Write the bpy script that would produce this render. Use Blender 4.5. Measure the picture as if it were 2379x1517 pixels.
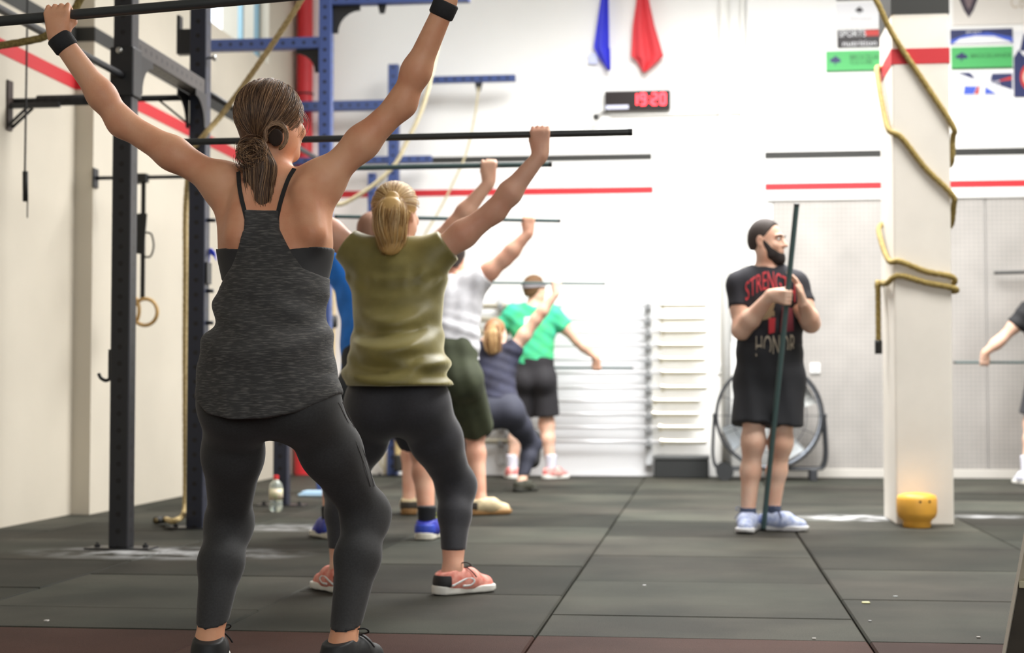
import bpy, math, random
import numpy as np
from mathutils import Vector, Matrix

for _o in list(bpy.data.objects):
    bpy.data.objects.remove(_o)
random.seed(7)
RNG = np.random.default_rng(7)
scene = bpy.context.scene
COL = scene.collection

# ------------------------------------------------------------------ camera
FPX, IW, IH = 3750.0, 2379.0, 1517.0
YAW, PITCH, CAMH = math.radians(6.769), math.radians(2.335), 0.75
cam_d = bpy.data.cameras.new('camera')
cam_d.sensor_width = 36.0
cam_d.lens = FPX / IW * 36.0
cam_d.clip_start = 0.05
cam_d.clip_end = 200
cam_d.dof.use_dof = True
cam_d.dof.focus_distance = 4.35
cam_d.dof.aperture_fstop = 3.4
cam = bpy.data.objects.new('camera', cam_d)
COL.objects.link(cam)
cam.location = (0, 0, CAMH)
cam.rotation_euler = (math.pi / 2 + PITCH, 0, YAW)
scene.camera = cam

# ------------------------------------------------------------------ light
scene.view_settings.view_transform = 'Standard'
scene.view_settings.look = 'None'
scene.view_settings.gamma = 1.0
scene.view_settings.use_curve_mapping = False
scene.view_settings.exposure = 0.0
world = bpy.data.worlds.new('world')
scene.world = world
world.use_nodes = True
bg = world.node_tree.nodes['Background']
bg.inputs[0].default_value = (0.86, 0.93, 1.0, 1)
bg.inputs[1].default_value = 2.6


def area_light(name, loc, size, power, color=(1, 1, 1), rot=(0, 0, 0), spread=180):
    l = bpy.data.lights.new(name, 'AREA')
    l.shape = 'RECTANGLE'
    l.size, l.size_y = size
    l.energy = power
    l.color = color
    l.spread = math.radians(spread)
    o = bpy.data.objects.new(name, l)
    o.location = loc
    o.rotation_euler = rot
    COL.objects.link(o)
    return o


# daylight through the roof light over the far half of the hall
area_light('skylight_daylight', (0.8, 10.7, 5.22), (3.6, 3.6), 800, (1.0, 0.985, 0.965), spread=150)
area_light('column_fill_light', (2.6, 6.6, 5.22), (2.6, 2.6), 230, (1.0, 0.97, 0.92), spread=140)  # added fill from above to brighten the column front
# added soft fill from behind the camera, brightening camera-facing surfaces
area_light('rear_fill_light', (2.2, -2.95, 2.7), (6.0, 2.6), 110, (1.0, 0.95, 0.88), (math.pi / 2, 0, 0))
# daylight through the high window in the left wall
area_light('window_daylight', (-3.95, 12.5, 4.25), (3.6, 1.2), 60, (0.93, 0.97, 1.0), (0, -math.pi / 2, 0))

# ------------------------------------------------------------------ helpers
_Fw = np.array([-math.sin(YAW) * math.cos(PITCH), math.cos(YAW) * math.cos(PITCH), math.sin(PITCH)])
_Rt = np.array([math.cos(YAW), math.sin(YAW), 0.0])
_Up = np.cross(_Rt, _Fw)
_C = np.array([0, 0, CAMH])


def ray(px, py):
    return _Fw * FPX + _Rt * (px - IW / 2) + _Up * (IH / 2 - py)


def W(px, py, Y):
    """room point at depth Y that the photograph shows at pixel (px, py)"""
    d = ray(px, py)
    return _C + d * (Y / d[1])


def G(px, py, z=0.0):
    """room point at height z for a pixel"""
    d = ray(px, py)
    return _C + d * ((z - CAMH) / d[2])


def WX(px, py, X):
    d = ray(px, py)
    return _C + d * (X / d[0])


def sc_at(Y):
    return FPX / Y


def lin(c):
    return tuple(((v / 255.0) / 12.92 if v / 255.0 <= 0.04045 else ((v / 255.0 + 0.055) / 1.055) ** 2.4) for v in c)


MATS = {}


def mat(name, rgb, rough=0.6, metal=0.0, noise=0.0, nscale=20.0, bump=0.0, bscale=60.0, spec=0.5, sheen=0.0,
        stretch=None, rgb2=None, alpha=1.0, trans=0.0, emit=None):
    if name in MATS:
        return MATS[name]
    m = bpy.data.materials.new(name)
    m.use_nodes = True
    nt = m.node_tree
    b = nt.nodes['Principled BSDF']
    c = (*lin(rgb), 1)
    b.inputs['Base Color'].default_value = c
    b.inputs['Roughness'].default_value = rough
    b.inputs['Metallic'].default_value = metal
    b.inputs['Specular IOR Level'].default_value = spec
    if sheen:
        b.inputs['Sheen Weight'].default_value = sheen
        b.inputs['Sheen Roughness'].default_value = 0.4
    if trans:
        b.inputs['Transmission Weight'].default_value = trans
    if emit:
        b.inputs['Emission Color'].default_value = (*lin(emit[0]), 1)
        b.inputs['Emission Strength'].default_value = emit[1]
    tc = None
    if noise or bump:
        tc = nt.nodes.new('ShaderNodeTexCoord')
        mp = nt.nodes.new('ShaderNodeMapping')
        nt.links.new(tc.outputs['Object'], mp.inputs['Vector'])
        if stretch:
            mp.inputs['Scale'].default_value = stretch
    if noise:
        n = nt.nodes.new('ShaderNodeTexNoise')
        n.inputs['Scale'].default_value = nscale
        n.inputs['Detail'].default_value = 6
        nt.links.new(mp.outputs[0], n.inputs['Vector'])
        r = nt.nodes.new('ShaderNodeValToRGB')
        c2 = lin(rgb2) if rgb2 else tuple(v * (1 - noise) for v in c[:3])
        c1 = c[:3] if rgb2 else tuple(min(1, v * (1 + noise)) for v in c[:3])
        r.color_ramp.elements[0].position = 0.35
        r.color_ramp.elements[1].position = 0.65
        r.color_ramp.elements[0].color = (*c2, 1)
        r.color_ramp.elements[1].color = (*c1, 1)
        nt.links.new(n.outputs['Fac'], r.inputs['Fac'])
        nt.links.new(r.outputs['Color'], b.inputs['Base Color'])
    if bump:
        n2 = nt.nodes.new('ShaderNodeTexNoise')
        n2.inputs['Scale'].default_value = bscale
        n2.inputs['Detail'].default_value = 4
        nt.links.new(mp.outputs[0], n2.inputs['Vector'])
        bp = nt.nodes.new('ShaderNodeBump')
        bp.inputs['Strength'].default_value = bump
        bp.inputs['Distance'].default_value = 0.01
        nt.links.new(n2.outputs['Fac'], bp.inputs['Height'])
        nt.links.new(bp.outputs['Normal'], b.inputs['Normal'])
    MATS[name] = m
    return m


def link(name, me, parent=None, loc=(0, 0, 0)):
    o = bpy.data.objects.new(name, me)
    COL.objects.link(o)
    o.location = loc
    if parent is not None:
        o.parent = parent
    return o


def tag(o, label=None, cat=None, group=None, kind=None):
    if label:
        o['label'] = label
    if cat:
        o['category'] = cat
    if group:
        o['group'] = group
    if kind:
        o['kind'] = kind
    return o


def empty(name, loc, label=None, cat=None, group=None, rz=0.0):
    o = bpy.data.objects.new(name, None)
    o.empty_display_size = 0.1
    o.location = loc
    o.rotation_euler = (0, 0, rz)
    COL.objects.link(o)
    return tag(o, label, cat, group)


def nrm(v):
    v = np.asarray(v, float)
    return v / max(1e-9, np.linalg.norm(v))


class MB:
    """collects shapes into one mesh; origin = local zero of the mesh"""

    def __init__(self, origin=(0, 0, 0)):
        self.v, self.f, self.mi = [], [], []
        self.o = np.asarray(origin, float)
        self.cur = 0

    def add(self, vs, fs):
        n = len(self.v)
        self.v.extend([tuple(np.asarray(p, float) - self.o) for p in vs])
        self.f.extend([tuple(i + n for i in f) for f in fs])
        self.mi.extend([self.cur] * len(fs))
        return self

    def box(self, lo, hi):
        (a, b, c), (d, e, f) = lo, hi
        vs = [(a, b, c), (d, b, c), (d, e, c), (a, e, c), (a, b, f), (d, b, f), (d, e, f), (a, e, f)]
        return self.add(vs, [(0, 3, 2, 1), (4, 5, 6, 7), (0, 1, 5, 4), (1, 2, 6, 5), (2, 3, 7, 6), (3, 0, 4, 7)])

    def beam(self, a, b, w, h, up=(0, 0, 1)):
        a, b = np.asarray(a, float), np.asarray(b, float)
        d = nrm(b - a)
        s = np.cross(d, up)
        if np.linalg.norm(s) < 1e-4:
            s = np.cross(d, (1, 0, 0))
        s = nrm(s)
        u = np.cross(s, d)
        vs = []
        for p in (a, b):
            for x, y in ((-1, -1), (1, -1), (1, 1), (-1, 1)):
                vs.append(p + s * x * w / 2 + u * y * h / 2)
        return self.add(vs, [(0, 1, 2, 3), (7, 6, 5, 4), (0, 4, 5, 1), (1, 5, 6, 2), (2, 6, 7, 3), (3, 7, 4, 0)])

    def tube(self, pts, r, n=12, caps=True, twist=None):
        pts = [np.asarray(p, float) for p in pts]
        m = len(pts)
        rs = r if hasattr(r, '__len__') else [r] * m
        T = [nrm(pts[min(i + 1, m - 1)] - pts[max(i - 1, 0)]) for i in range(m)]
        up = np.array([0, 0, 1.0]) if abs(T[0][2]) < 0.9 else np.array([1.0, 0, 0])
        N = nrm(np.cross(T[0], up))
        vs, s = [], 0.0
        for i in range(m):
            if i:
                s += np.linalg.norm(pts[i] - pts[i - 1])
            N = nrm(N - T[i] * np.dot(N, T[i]))
            B = np.cross(T[i], N)
            for k in range(n):
                a = 2 * math.pi * k / n
                rr = rs[i]
                if twist:
                    rr = rr * (0.80 + 0.20 * abs(math.cos(1.5 * (a - twist * s))))
                vs.append(pts[i] + (N * math.cos(a) + B * math.sin(a)) * rr)
        fs = []
        for i in range(m - 1):
            for k in range(n):
                k2 = (k + 1) % n
                fs.append((i * n + k, i * n + k2, (i + 1) * n + k2, (i + 1) * n + k))
        if caps:
            fs.append(tuple(range(n - 1, -1, -1)))
            fs.append(tuple((m - 1) * n + k for k in range(n)))
        return self.add(vs, fs)

    def lathe(self, c, prof, n=24, axis=(0, 0, 1)):
        ax = nrm(axis)
        s = nrm(np.cross(ax, (0.3, 1, 0.2)))
        t = np.cross(ax, s)
        c = np.asarray(c, float)
        vs, fs = [], []
        for (r, h) in prof:
            for k in range(n):
                a = 2 * math.pi * k / n
                vs.append(c + ax * h + (s * math.cos(a) + t * math.sin(a)) * r)
        for i in range(len(prof) - 1):
            for k in range(n):
                k2 = (k + 1) % n
                fs.append((i * n + k, i * n + k2, (i + 1) * n + k2, (i + 1) * n + k))
        fs.append(tuple(range(n - 1, -1, -1)))
        fs.append(tuple((len(prof) - 1) * n + k for k in range(n)))
        return self.add(vs, fs)

    def torus(self, c, R, r, axis=(0, 0, 1), n=32, m=10):
        ax = nrm(axis)
        s = nrm(np.cross(ax, (0.3, 1, 0.2)))
        t = np.cross(ax, s)
        c = np.asarray(c, float)
        vs, fs = [], []
        for i in range(n):
            a = 2 * math.pi * i / n
            d = s * math.cos(a) + t * math.sin(a)
            for k in range(m):
                b = 2 * math.pi * k / m
                vs.append(c + d * (R + r * math.cos(b)) + ax * r * math.sin(b))
        for i in range(n):
            for k in range(m):
                i2, k2 = (i + 1) % n, (k + 1) % m
                fs.append((i * m + k, i2 * m + k, i2 * m + k2, i * m + k2))
        return self.add(vs, fs)

    def prism(self, poly, d):
        """closed 3-D polygon swept by vector d"""
        poly = [np.asarray(p, float) for p in poly]
        d = np.asarray(d, float)
        n = len(poly)
        vs = poly + [p + d for p in poly]
        fs = [tuple(range(n - 1, -1, -1)), tuple(range(n, 2 * n))]
        fs += [(i, (i + 1) % n, n + (i + 1) % n, n + i) for i in range(n)]
        return self.add(vs, fs)

    def mesh(self, name, mats, smooth=False):
        me = bpy.data.meshes.new(name)
        me.from_pydata(self.v, [], self.f)
        for m in (mats if isinstance(mats, (list, tuple)) else [mats]):
            me.materials.append(m)
        if len(me.materials) > 1:
            me.polygons.foreach_set('material_index', self.mi)
        if smooth:
            me.polygons.foreach_set('use_smooth', [True] * len(me.polygons))
        import bmesh
        bm = bmesh.new()
        bm.from_mesh(me)
        bmesh.ops.recalc_face_normals(bm, faces=bm.faces)
        bm.to_mesh(me)
        bm.free()
        me.update()
        return me

    def build(self, name, mats, parent=None, smooth=False, bevel=0.0, auto=False):
        o = link(name, self.mesh(name, mats, smooth or auto), parent, (0, 0, 0) if parent is not None else tuple(self.o))
        if bevel:
            b = o.modifiers.new('bevel', 'BEVEL')
            b.width = bevel
            b.segments = 2
            b.limit_method = 'ANGLE'
        if auto:
            e = o.modifiers.new('edge', 'EDGE_SPLIT')
            e.split_angle = math.radians(40)
        return o


def spline(pts, n=8):
    """Catmull-Rom through the points"""
    P = [np.asarray(p, float) for p in pts]
    P = [2 * P[0] - P[1]] + P + [2 * P[-1] - P[-2]]
    out = []
    for i in range(1, len(P) - 2):
        for k in range(n):
            t = k / n
            a, b, c, d = P[i - 1], P[i], P[i + 1], P[i + 2]
            out.append(0.5 * ((2 * b) + (c - a) * t + (2 * a - 5 * b + 4 * c - d) * t * t + (3 * b - a - 3 * c + d) * t ** 3))
    out.append(P[-2])
    return out


def text_mesh(body, size, extrude=0.002):
    cu = bpy.data.curves.new('txt', 'FONT')
    cu.body = body
    cu.size = size
    cu.extrude = extrude
    cu.align_x = 'CENTER'
    cu.align_y = 'CENTER'
    cu.resolution_u = 3
    o = bpy.data.objects.new('txt', cu)
    COL.objects.link(o)
    dg = bpy.context.evaluated_depsgraph_get()
    me = bpy.data.meshes.new_from_object(o.evaluated_get(dg))
    bpy.data.objects.remove(o)
    return me


# ------------------------------------------------------------------ the setting
YB = 14.57                       # back wall
XL0, XL1 = -3.87, -3.75          # left wall, near part / far part (stands proud)
YS = 10.0                        # where the left wall steps out
_s = G(167, 1195)
YS = float(_s[1])
ZC = 5.25
M_wall = mat('painted_wall', (204, 196, 180), 0.65, noise=0.03, nscale=1.5, bump=0.05, bscale=40)
M_wall_b = mat('painted_wall_back', (250, 249, 246), 0.6, noise=0.015, nscale=1.2, bump=0.04, bscale=40)
M_black_stripe = mat('black_stripe_paint', (45, 45, 42), 0.6)
M_red_stripe = mat('red_stripe_paint', (200, 40, 48), 0.6)
M_white = mat('white_paint', (240, 240, 238), 0.5)

# floor: base slab and rubber tiles
slab = MB().box((-4.2, -3, -0.2), (7, YB + 0.3, -0.03)).build('floor', mat('subfloor', (28, 28, 28), 0.9))
tag(slab, 'dark grey rubber gym floor of square mats', kind='structure')


def tile_mat(name, rgb, rgb2):
    m = bpy.data.materials.new(name)
    m.use_nodes = True
    nt = m.node_tree
    b = nt.nodes['Principled BSDF']
    N = nt.nodes.new
    L = nt.links.new
    geo = N('ShaderNodeNewGeometry')
    n1 = N('ShaderNodeTexNoise'); n1.inputs['Scale'].default_value = 1.6; n1.inputs['Detail'].default_value = 5
    n2 = N('ShaderNodeTexNoise'); n2.inputs['Scale'].default_value = 260; n2.inputs['Detail'].default_value = 2
    L(geo.outputs['Position'], n1.inputs['Vector'])
    L(geo.outputs['Position'], n2.inputs['Vector'])
    r1 = N('ShaderNodeValToRGB')
    r1.color_ramp.elements[0].position, r1.color_ramp.elements[1].position = 0.35, 0.68
    r1.color_ramp.elements[0].color = (*lin(rgb), 1)
    r1.color_ramp.elements[1].color = (*lin(rgb2), 1)
    L(n1.outputs['Fac'], r1.inputs['Fac'])
    # per-tile tone
    oi = N('ShaderNodeObjectInfo')
    mr = N('ShaderNodeMapRange')
    mr.inputs['To Min'].default_value = 0.62
    mr.inputs['To Max'].default_value = 1.35
    L(oi.outputs['Random'], mr.inputs['Value'])
    gr = N('ShaderNodeMapRange')
    gr.inputs['From Min'].default_value = 0.3
    gr.inputs['From Max'].default_value = 0.7
    gr.inputs['To Min'].default_value = 0.82
    gr.inputs['To Max'].default_value = 1.18
    L(n2.outputs['Fac'], gr.inputs['Value'])
    mu = N('ShaderNodeMath'); mu.operation = 'MULTIPLY'
    L(mr.outputs[0], mu.inputs[0]); L(gr.outputs[0], mu.inputs[1])
    n4 = N('ShaderNodeTexNoise'); n4.inputs['Scale'].default_value = 0.9; n4.inputs['Detail'].default_value = 3
    L(geo.outputs['Position'], n4.inputs['Vector'])
    hue = N('ShaderNodeValToRGB')
    hue.color_ramp.elements[0].position, hue.color_ramp.elements[1].position = 0.38, 0.62
    hue.color_ramp.elements[0].color = (0.98, 1.0, 0.93, 1)
    hue.color_ramp.elements[1].color = (1.08, 1.0, 0.95, 1)
    L(n4.outputs['Fac'], hue.inputs['Fac'])
    mh = N('ShaderNodeMix'); mh.data_type = 'RGBA'; mh.blend_type = 'MULTIPLY'
    mh.inputs['Factor'].default_value = 1
    L(r1.outputs['Color'], mh.inputs['A']); L(hue.outputs['Color'], mh.inputs['B'])
    mx = N('ShaderNodeMix'); mx.data_type = 'RGBA'; mx.blend_type = 'MULTIPLY'
    mx.inputs['Factor'].default_value = 1
    L(mh.outputs['Result'], mx.inputs['A'])
    L(mu.outputs[0], mx.inputs['B'])
    # pale mottled patches by the column and along the rig
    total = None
    for (cx, cy, rx, ry, st) in PALE_PATCHES:
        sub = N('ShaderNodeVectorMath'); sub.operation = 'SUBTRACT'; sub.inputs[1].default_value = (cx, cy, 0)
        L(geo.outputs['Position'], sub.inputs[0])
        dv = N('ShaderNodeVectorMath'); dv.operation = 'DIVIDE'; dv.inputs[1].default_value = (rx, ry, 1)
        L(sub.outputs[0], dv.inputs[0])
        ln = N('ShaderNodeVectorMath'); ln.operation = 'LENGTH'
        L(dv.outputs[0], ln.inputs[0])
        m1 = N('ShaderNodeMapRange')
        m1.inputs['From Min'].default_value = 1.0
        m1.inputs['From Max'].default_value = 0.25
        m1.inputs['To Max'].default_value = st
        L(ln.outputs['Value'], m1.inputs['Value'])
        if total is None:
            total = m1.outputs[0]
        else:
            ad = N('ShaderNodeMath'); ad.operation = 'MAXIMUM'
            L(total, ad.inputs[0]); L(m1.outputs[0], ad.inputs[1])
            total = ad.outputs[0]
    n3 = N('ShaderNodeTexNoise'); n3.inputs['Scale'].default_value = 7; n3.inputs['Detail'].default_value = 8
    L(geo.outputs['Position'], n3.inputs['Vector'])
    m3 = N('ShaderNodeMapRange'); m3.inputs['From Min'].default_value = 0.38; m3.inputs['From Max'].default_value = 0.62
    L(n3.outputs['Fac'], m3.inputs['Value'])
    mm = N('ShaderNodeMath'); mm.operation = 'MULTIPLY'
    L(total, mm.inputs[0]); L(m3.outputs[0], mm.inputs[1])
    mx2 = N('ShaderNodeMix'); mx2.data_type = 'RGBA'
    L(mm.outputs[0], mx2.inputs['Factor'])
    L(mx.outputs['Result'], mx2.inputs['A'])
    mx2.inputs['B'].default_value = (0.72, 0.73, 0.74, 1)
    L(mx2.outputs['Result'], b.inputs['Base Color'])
    b.inputs['Roughness'].default_value = 0.62
    b.inputs['Specular IOR Level'].default_value = 0.05
    bp = N('ShaderNodeBump'); bp.inputs['Strength'].default_value = 0.25; bp.inputs['Distance'].default_value = 0.004
    L(n2.outputs['Fac'], bp.inputs['Height'])
    L(bp.outputs['Normal'], b.inputs['Normal'])
    return m


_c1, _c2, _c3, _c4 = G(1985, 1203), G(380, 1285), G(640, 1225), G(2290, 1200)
PALE_PATCHES = [(_c1[0], _c1[1], 0.42, 0.30, 0.95), (_c2[0], _c2[1], 0.75, 0.35, 0.5), (_c3[0], _c3[1], 0.6, 0.3, 0.35),
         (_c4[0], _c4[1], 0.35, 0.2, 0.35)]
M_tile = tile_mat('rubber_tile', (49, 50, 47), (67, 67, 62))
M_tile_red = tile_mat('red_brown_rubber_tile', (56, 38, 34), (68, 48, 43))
TP, TG = 1.008, 0.006


def tile_mesh(ly, m):
    import bmesh
    me = MB().box((0, 0, -0.03), (TP - TG, ly - TG, 0)).mesh('tile', m)
    bm = bmesh.new(); bm.from_mesh(me)
    es = [e for e in bm.edges if all(v.co.z > -0.01 for v in e.verts)]
    bmesh.ops.bevel(bm, geom=es, offset=0.006, segments=1, affect='EDGES')
    bm.to_mesh(me); bm.free()
    return me


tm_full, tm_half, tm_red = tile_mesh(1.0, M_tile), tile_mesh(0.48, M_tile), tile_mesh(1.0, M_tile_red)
YE = 4.99
for k in range(-4, 4):
    x = -0.516 + TP * k
    rows = [(YE - 1, tm_red), (YE - 2, tm_red)]
    y = YE
    if k % 2 == 0:
        rows.append((y, tm_half)); y += 0.48
    while y < YB:
        rows.append((y, tm_full)); y += 1.0
    for (yy, me) in rows:
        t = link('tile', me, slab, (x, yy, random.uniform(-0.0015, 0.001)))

# left wall: near part, far part that stands proud, with the long high window
WZ0, WZ1 = 3.6, 4.85
WY0 = float(WX(424, 22, XL1)[1])
WY1 = float(WX(624, 170, XL1)[1])
wl = MB().box((XL0 - 0.3, -3, 0), (XL0, YS, ZC)).box((XL0 - 0.3, YS, 0), (XL1, WY0, ZC))
wl.box((XL0 - 0.3, WY0, 0), (XL1, WY1, WZ0)).box((XL0 - 0.3, WY0, WZ1), (XL1, WY1, ZC)).box((XL0 - 0.3, WY1, 0), (XL1, YB, ZC))
tag(wl.build('wall_left', M_wall), 'cream painted left wall with red and black stripes', kind='structure')
# stripes painted around the left wall
for (nm, z0, z1, m) in (('black_stripe', 2.93, 3.02, M_black_stripe), ('red_stripe', 2.63, 2.715, M_red_stripe)):
    s = MB().box((XL0 - .001, 2, z0), (XL0 + 0.003, YS, z1)).box((XL0, YS - 0.003, z0), (XL1 + 0.003, YS + 0.003, z1))
    s.box((XL1 - .001, YS, z0), (XL1 + 0.003, YB, z1))
    tag(s.build('trim_1' if nm == 'red_stripe' else 'trim_2', m), kind='structure')
win = MB()
for yy in (WY0 + .03, WY0 + (WY1 - WY0) * .36, WY0 + (WY1 - WY0) * .78, WY1 - .03):
    win.box((XL1 - 0.12, yy - 0.02, WZ0), (XL1 - 0.08, yy + 0.02, WZ1))
win.box((XL1 - 0.13, WY0, WZ0), (XL1 - 0.07, WY1, WZ0 + 0.05)).box((XL1 - 0.13, WY0, WZ1 - 0.05), (XL1 - 0.07, WY1, WZ1))
wo = win.build('window_1', mat('window_frame_paint', (96, 128, 140), 0.4))
tag(wo, 'long high window in the left wall', kind='structure')

# back wall with the bay between the stripes, right part carries the stripes again
bw = MB().box((XL0 - 0.3, YB, 0), (7, YB + 0.3, ZC))
tag(bw.build('wall_back', M_wall_b), 'white painted back wall', kind='structure')
xs = lambda px, py=400, Y=YB: float(W(px, py, Y)[0])
zs = lambda py, px=1600, Y=YB: float(W(px, py, Y)[2])
pl = MB().box((xs(1737), YB - 0.05, 0), (7, YB + 0.01, ZC))
tag(pl.build('wall_right_bay', M_wall_b), 'white wall bay standing slightly proud on the right', kind='structure')
YR = YB - 0.05
zb0, zb1 = zs(376, 1200), zs(362, 1200)
zr0, zr1 = zs(453, 1200), zs(438, 1200)
st = MB().box((XL1, YB - 0.004, zb0), (xs(1514), YB, zb1)).build('trim_3', M_black_stripe); tag(st, kind='structure')
st = MB().box((XL1, YB - 0.004, zr0), (xs(1517), YB, zr1)).build('trim_4', M_red_stripe); tag(st, kind='structure')
st = MB().box((xs(1777, Y=YR), YR - 0.004, zs(371, 1777)), (6, YR, zs(355, 1777))).build('trim_5', M_black_stripe); tag(st, kind='structure')
st = MB().box((xs(1777, Y=YR), YR - 0.004, zs(444, 1777)), (6, YR, zs(428, 1777))).build('trim_6', M_red_stripe); tag(st, kind='structure')

# ceiling with a roof-light opening and one for the added fill, right wall and the wall behind the camera
M_ceil = mat('ceiling_paint', (225, 222, 215), 0.8)
cl = MB()
xc = [XL0 - 0.3, -1.0, 1.3, 2.6, 3.9, 7.3]
yc = [-3, 5.3, 7.9, 8.9, 12.5, YB + 0.3]
for i in range(5):
    for j in range(5):
        if (j == 1 and i in (2, 3)) or (j == 3 and i in (1, 2)):
            continue
        cl.box((xc[i], yc[j], ZC), (xc[i + 1], yc[j + 1], ZC + 0.2))
tag(cl.build('ceiling', M_ceil), 'pale ceiling with a roof light and an opening for added fill', kind='structure')
tag(MB().box((7, -3, 0), (7.3, YB + 0.3, ZC)).build('wall_right', M_wall), 'plain right wall', kind='structure')
_wf = MB().box((XL0 - 0.3, -3.3, 0), (7.3, -3, 1.4)).box((XL0 - 0.3, -3.3, 4.0), (7.3, -3, ZC)).box((XL0 - 0.3, -3.3, 1.4), (-0.8, -3, 4.0)).box((5.2, -3.3, 1.4), (7.3, -3, 4.0))  # opening left for the added rear fill
tag(_wf.build('wall_front', mat('dark_shed_wall', (120, 116, 108), 0.8)), 'wall behind the camera', kind='structure')

# big metal sliding door panel on the right of the back wall
dm = bpy.data.materials.new('galvanised_door_sheet')
dm.use_nodes = True
_nt = dm.node_tree
_b = _nt.nodes['Principled BSDF']
_b.inputs['Roughness'].default_value = 0.38
_b.inputs['Metallic'].default_value = 0.35
_tc = _nt.nodes.new('ShaderNodeTexCoord')
_mp = _nt.nodes.new('ShaderNodeMapping'); _mp.inputs['Rotation'].default_value = (0, math.radians(45), 0)
_ck = _nt.nodes.new('ShaderNodeTexChecker'); _ck.inputs['Scale'].default_value = 36
_ck.inputs['Color1'].default_value = (*lin((194, 189, 183)), 1); _ck.inputs['Color2'].default_value = (*lin((180, 176, 172)), 1)
_nt.links.new(_tc.outputs['Object'], _mp.inputs[0]); _nt.links.new(_mp.outputs[0], _ck.inputs['Vector'])
_nz = _nt.nodes.new('ShaderNodeTexNoise'); _nz.inputs['Scale'].default_value = 2.2; _nz.inputs['Detail'].default_value = 5
_nt.links.new(_tc.outputs['Object'], _nz.inputs['Vector'])
_mr = _nt.nodes.new('ShaderNodeMapRange'); _mr.inputs['From Min'].default_value = .3; _mr.inputs['From Max'].default_value = .7
_mr.inputs['To Min'].default_value = 0.84; _mr.inputs['To Max'].default_value = 1.06
_nt.links.new(_nz.outputs['Fac'], _mr.inputs['Value'])
_mx = _nt.nodes.new('ShaderNodeMix'); _mx.data_type = 'RGBA'; _mx.blend_type = 'MULTIPLY'; _mx.inputs['Factor'].default_value = 1
_nt.links.new(_ck.outputs['Color'], _mx.inputs['A']); _nt.links.new(_mr.outputs[0], _mx.inputs['B'])
_nt.links.new(_mx.outputs['Result'], _b.inputs['Base Color'])
x0, x1 = xs(1797, 800, YR), 5.2
z0, z1 = zs(1090, 2300), zs(466, 2000)
door = MB(((x0 + x1) / 2, YR, z0))
ys_ = YR - 0.03
xm = xs(2290, 700, YR)
door.box((x0, ys_, z0), (xm - 0.004, YR, z1)).box((xm + 0.004, ys_, z0), (x1, YR, z1))
do = door.build('door_1', dm, bevel=0.004)
tag(do, 'tall grey patterned metal sliding door on the right of the back wall', kind='structure')
fr = MB(((x0 + x1) / 2, YR, z0)).box((x0 - 0.05, YR - 0.05, z1), (x1, YR, z1 + 0.045)).box((x0 - 0.05, YR - 0.02, z0 - .05), (x0, YR, z1))
fr.build('door_frame', M_white, do, bevel=0.004)
bb = MB().box((x0 - 0.1, YR - 0.045, 0), (x1 + 1, YR, z0)).build('baseboard_back', mat('skirting', (206, 202, 194), 0.5), bevel=0.004)
tag(bb, kind='structure')

# red riser pipe in the corner
XR_ = max(xs(691), XL1 + .105)
e = empty('riser_pipe', (XR_, YB - 0.1, 0), 'tall red vertical pipe in the back left corner', 'pipe')
o = MB((XR_, YB - 0.1, 0)).tube([(XR_, YB - 0.1, 0.0), (XR_, YB - 0.1, ZC)], 0.074, 20).build('pipe', mat('red_pipe_paint', (205, 42, 50), 0.45), e, auto=True)
for z in (0.9, 2.2, 3.5):
    MB((XR_, YB - 0.1, 0)).torus((XR_, YB - 0.1, z), 0.078, 0.008).build('pipe_clip', mat('dark_steel', (60, 60, 62), 0.4, 0.6), e, True)

# pale conduits on the back wall
M_cond = mat('pale_conduit', (244, 243, 238), 0.5)
cd = empty('conduit', (xs(1690), YB, 0), 'thin white conduit running along the wall beside the clock', 'conduit')
zc_ = zs(266, 1560)
MB((xs(1690), YB, 0)).tube([(xs(1420, 266), YB - 0.015, zc_), (xs(1727, 266), YB - 0.015, zc_)], 0.012, 10).build('horizontal_run', M_cond, cd, True)
MB((xs(1690), YB, 0)).tube([(xs(1727), YB - 0.03, 0.01), (xs(1727), YB - 0.03, ZC)], 0.022, 10).build('vertical_run', M_cond, cd, True)
cd = empty('downpipe', (xs(1684), YB, 0), 'broad white pipe running down the back wall left of the coach', 'pipe')
MB((xs(1684), YB, 0)).tube([(xs(1684), YB - 0.05, 0.01), (xs(1684), YB - 0.05, ZC)], 0.045, 14).build('pipe', M_cond, cd, True)
MB((xs(1684), YB, 0)).tube([(xs(1688), YB - 0.03, 2.15), (xs(1692), YB - .04, 1.7), (xs(1696), YB - .04, 1.2)], 0.008, 8).build('cable', mat('grey_cable', (150, 150, 150), 0.6), cd, True)

# square column
cA, cB = G(2083, 1221), G(2216, 1221)
CX0, CX1, CY0 = float(cA[0]), float(cB[0]), float((cA[1] + cB[1]) / 2)
CY1 = CY0 + 0.62
col = MB(((CX0 + CX1) / 2, CY0, 0)).box((CX0, CY0, 0), (CX1, CY1, ZC)).build('column', mat('column_paint', (238, 232, 222), 0.6, noise=0.04, nscale=3, bump=.05), bevel=0.012)
tag(col, 'square cream column with a climbing rope wound around it', 'column')


def band(nm, y0, y1, m):
    zz0, zz1 = float(W(2150, y1, CY0)[2]), float(W(2150, y0, CY0)[2])
    MB(((CX0 + CX1) / 2, CY0, 0)).box((CX0 - .003, CY0 - .003, zz0), (CX1 + .003, CY1 + .003, zz1)).build(nm, m, col)


band('red_band', 112, 148, M_red_stripe)
band('black_band', -60, 32, M_black_stripe)

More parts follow.
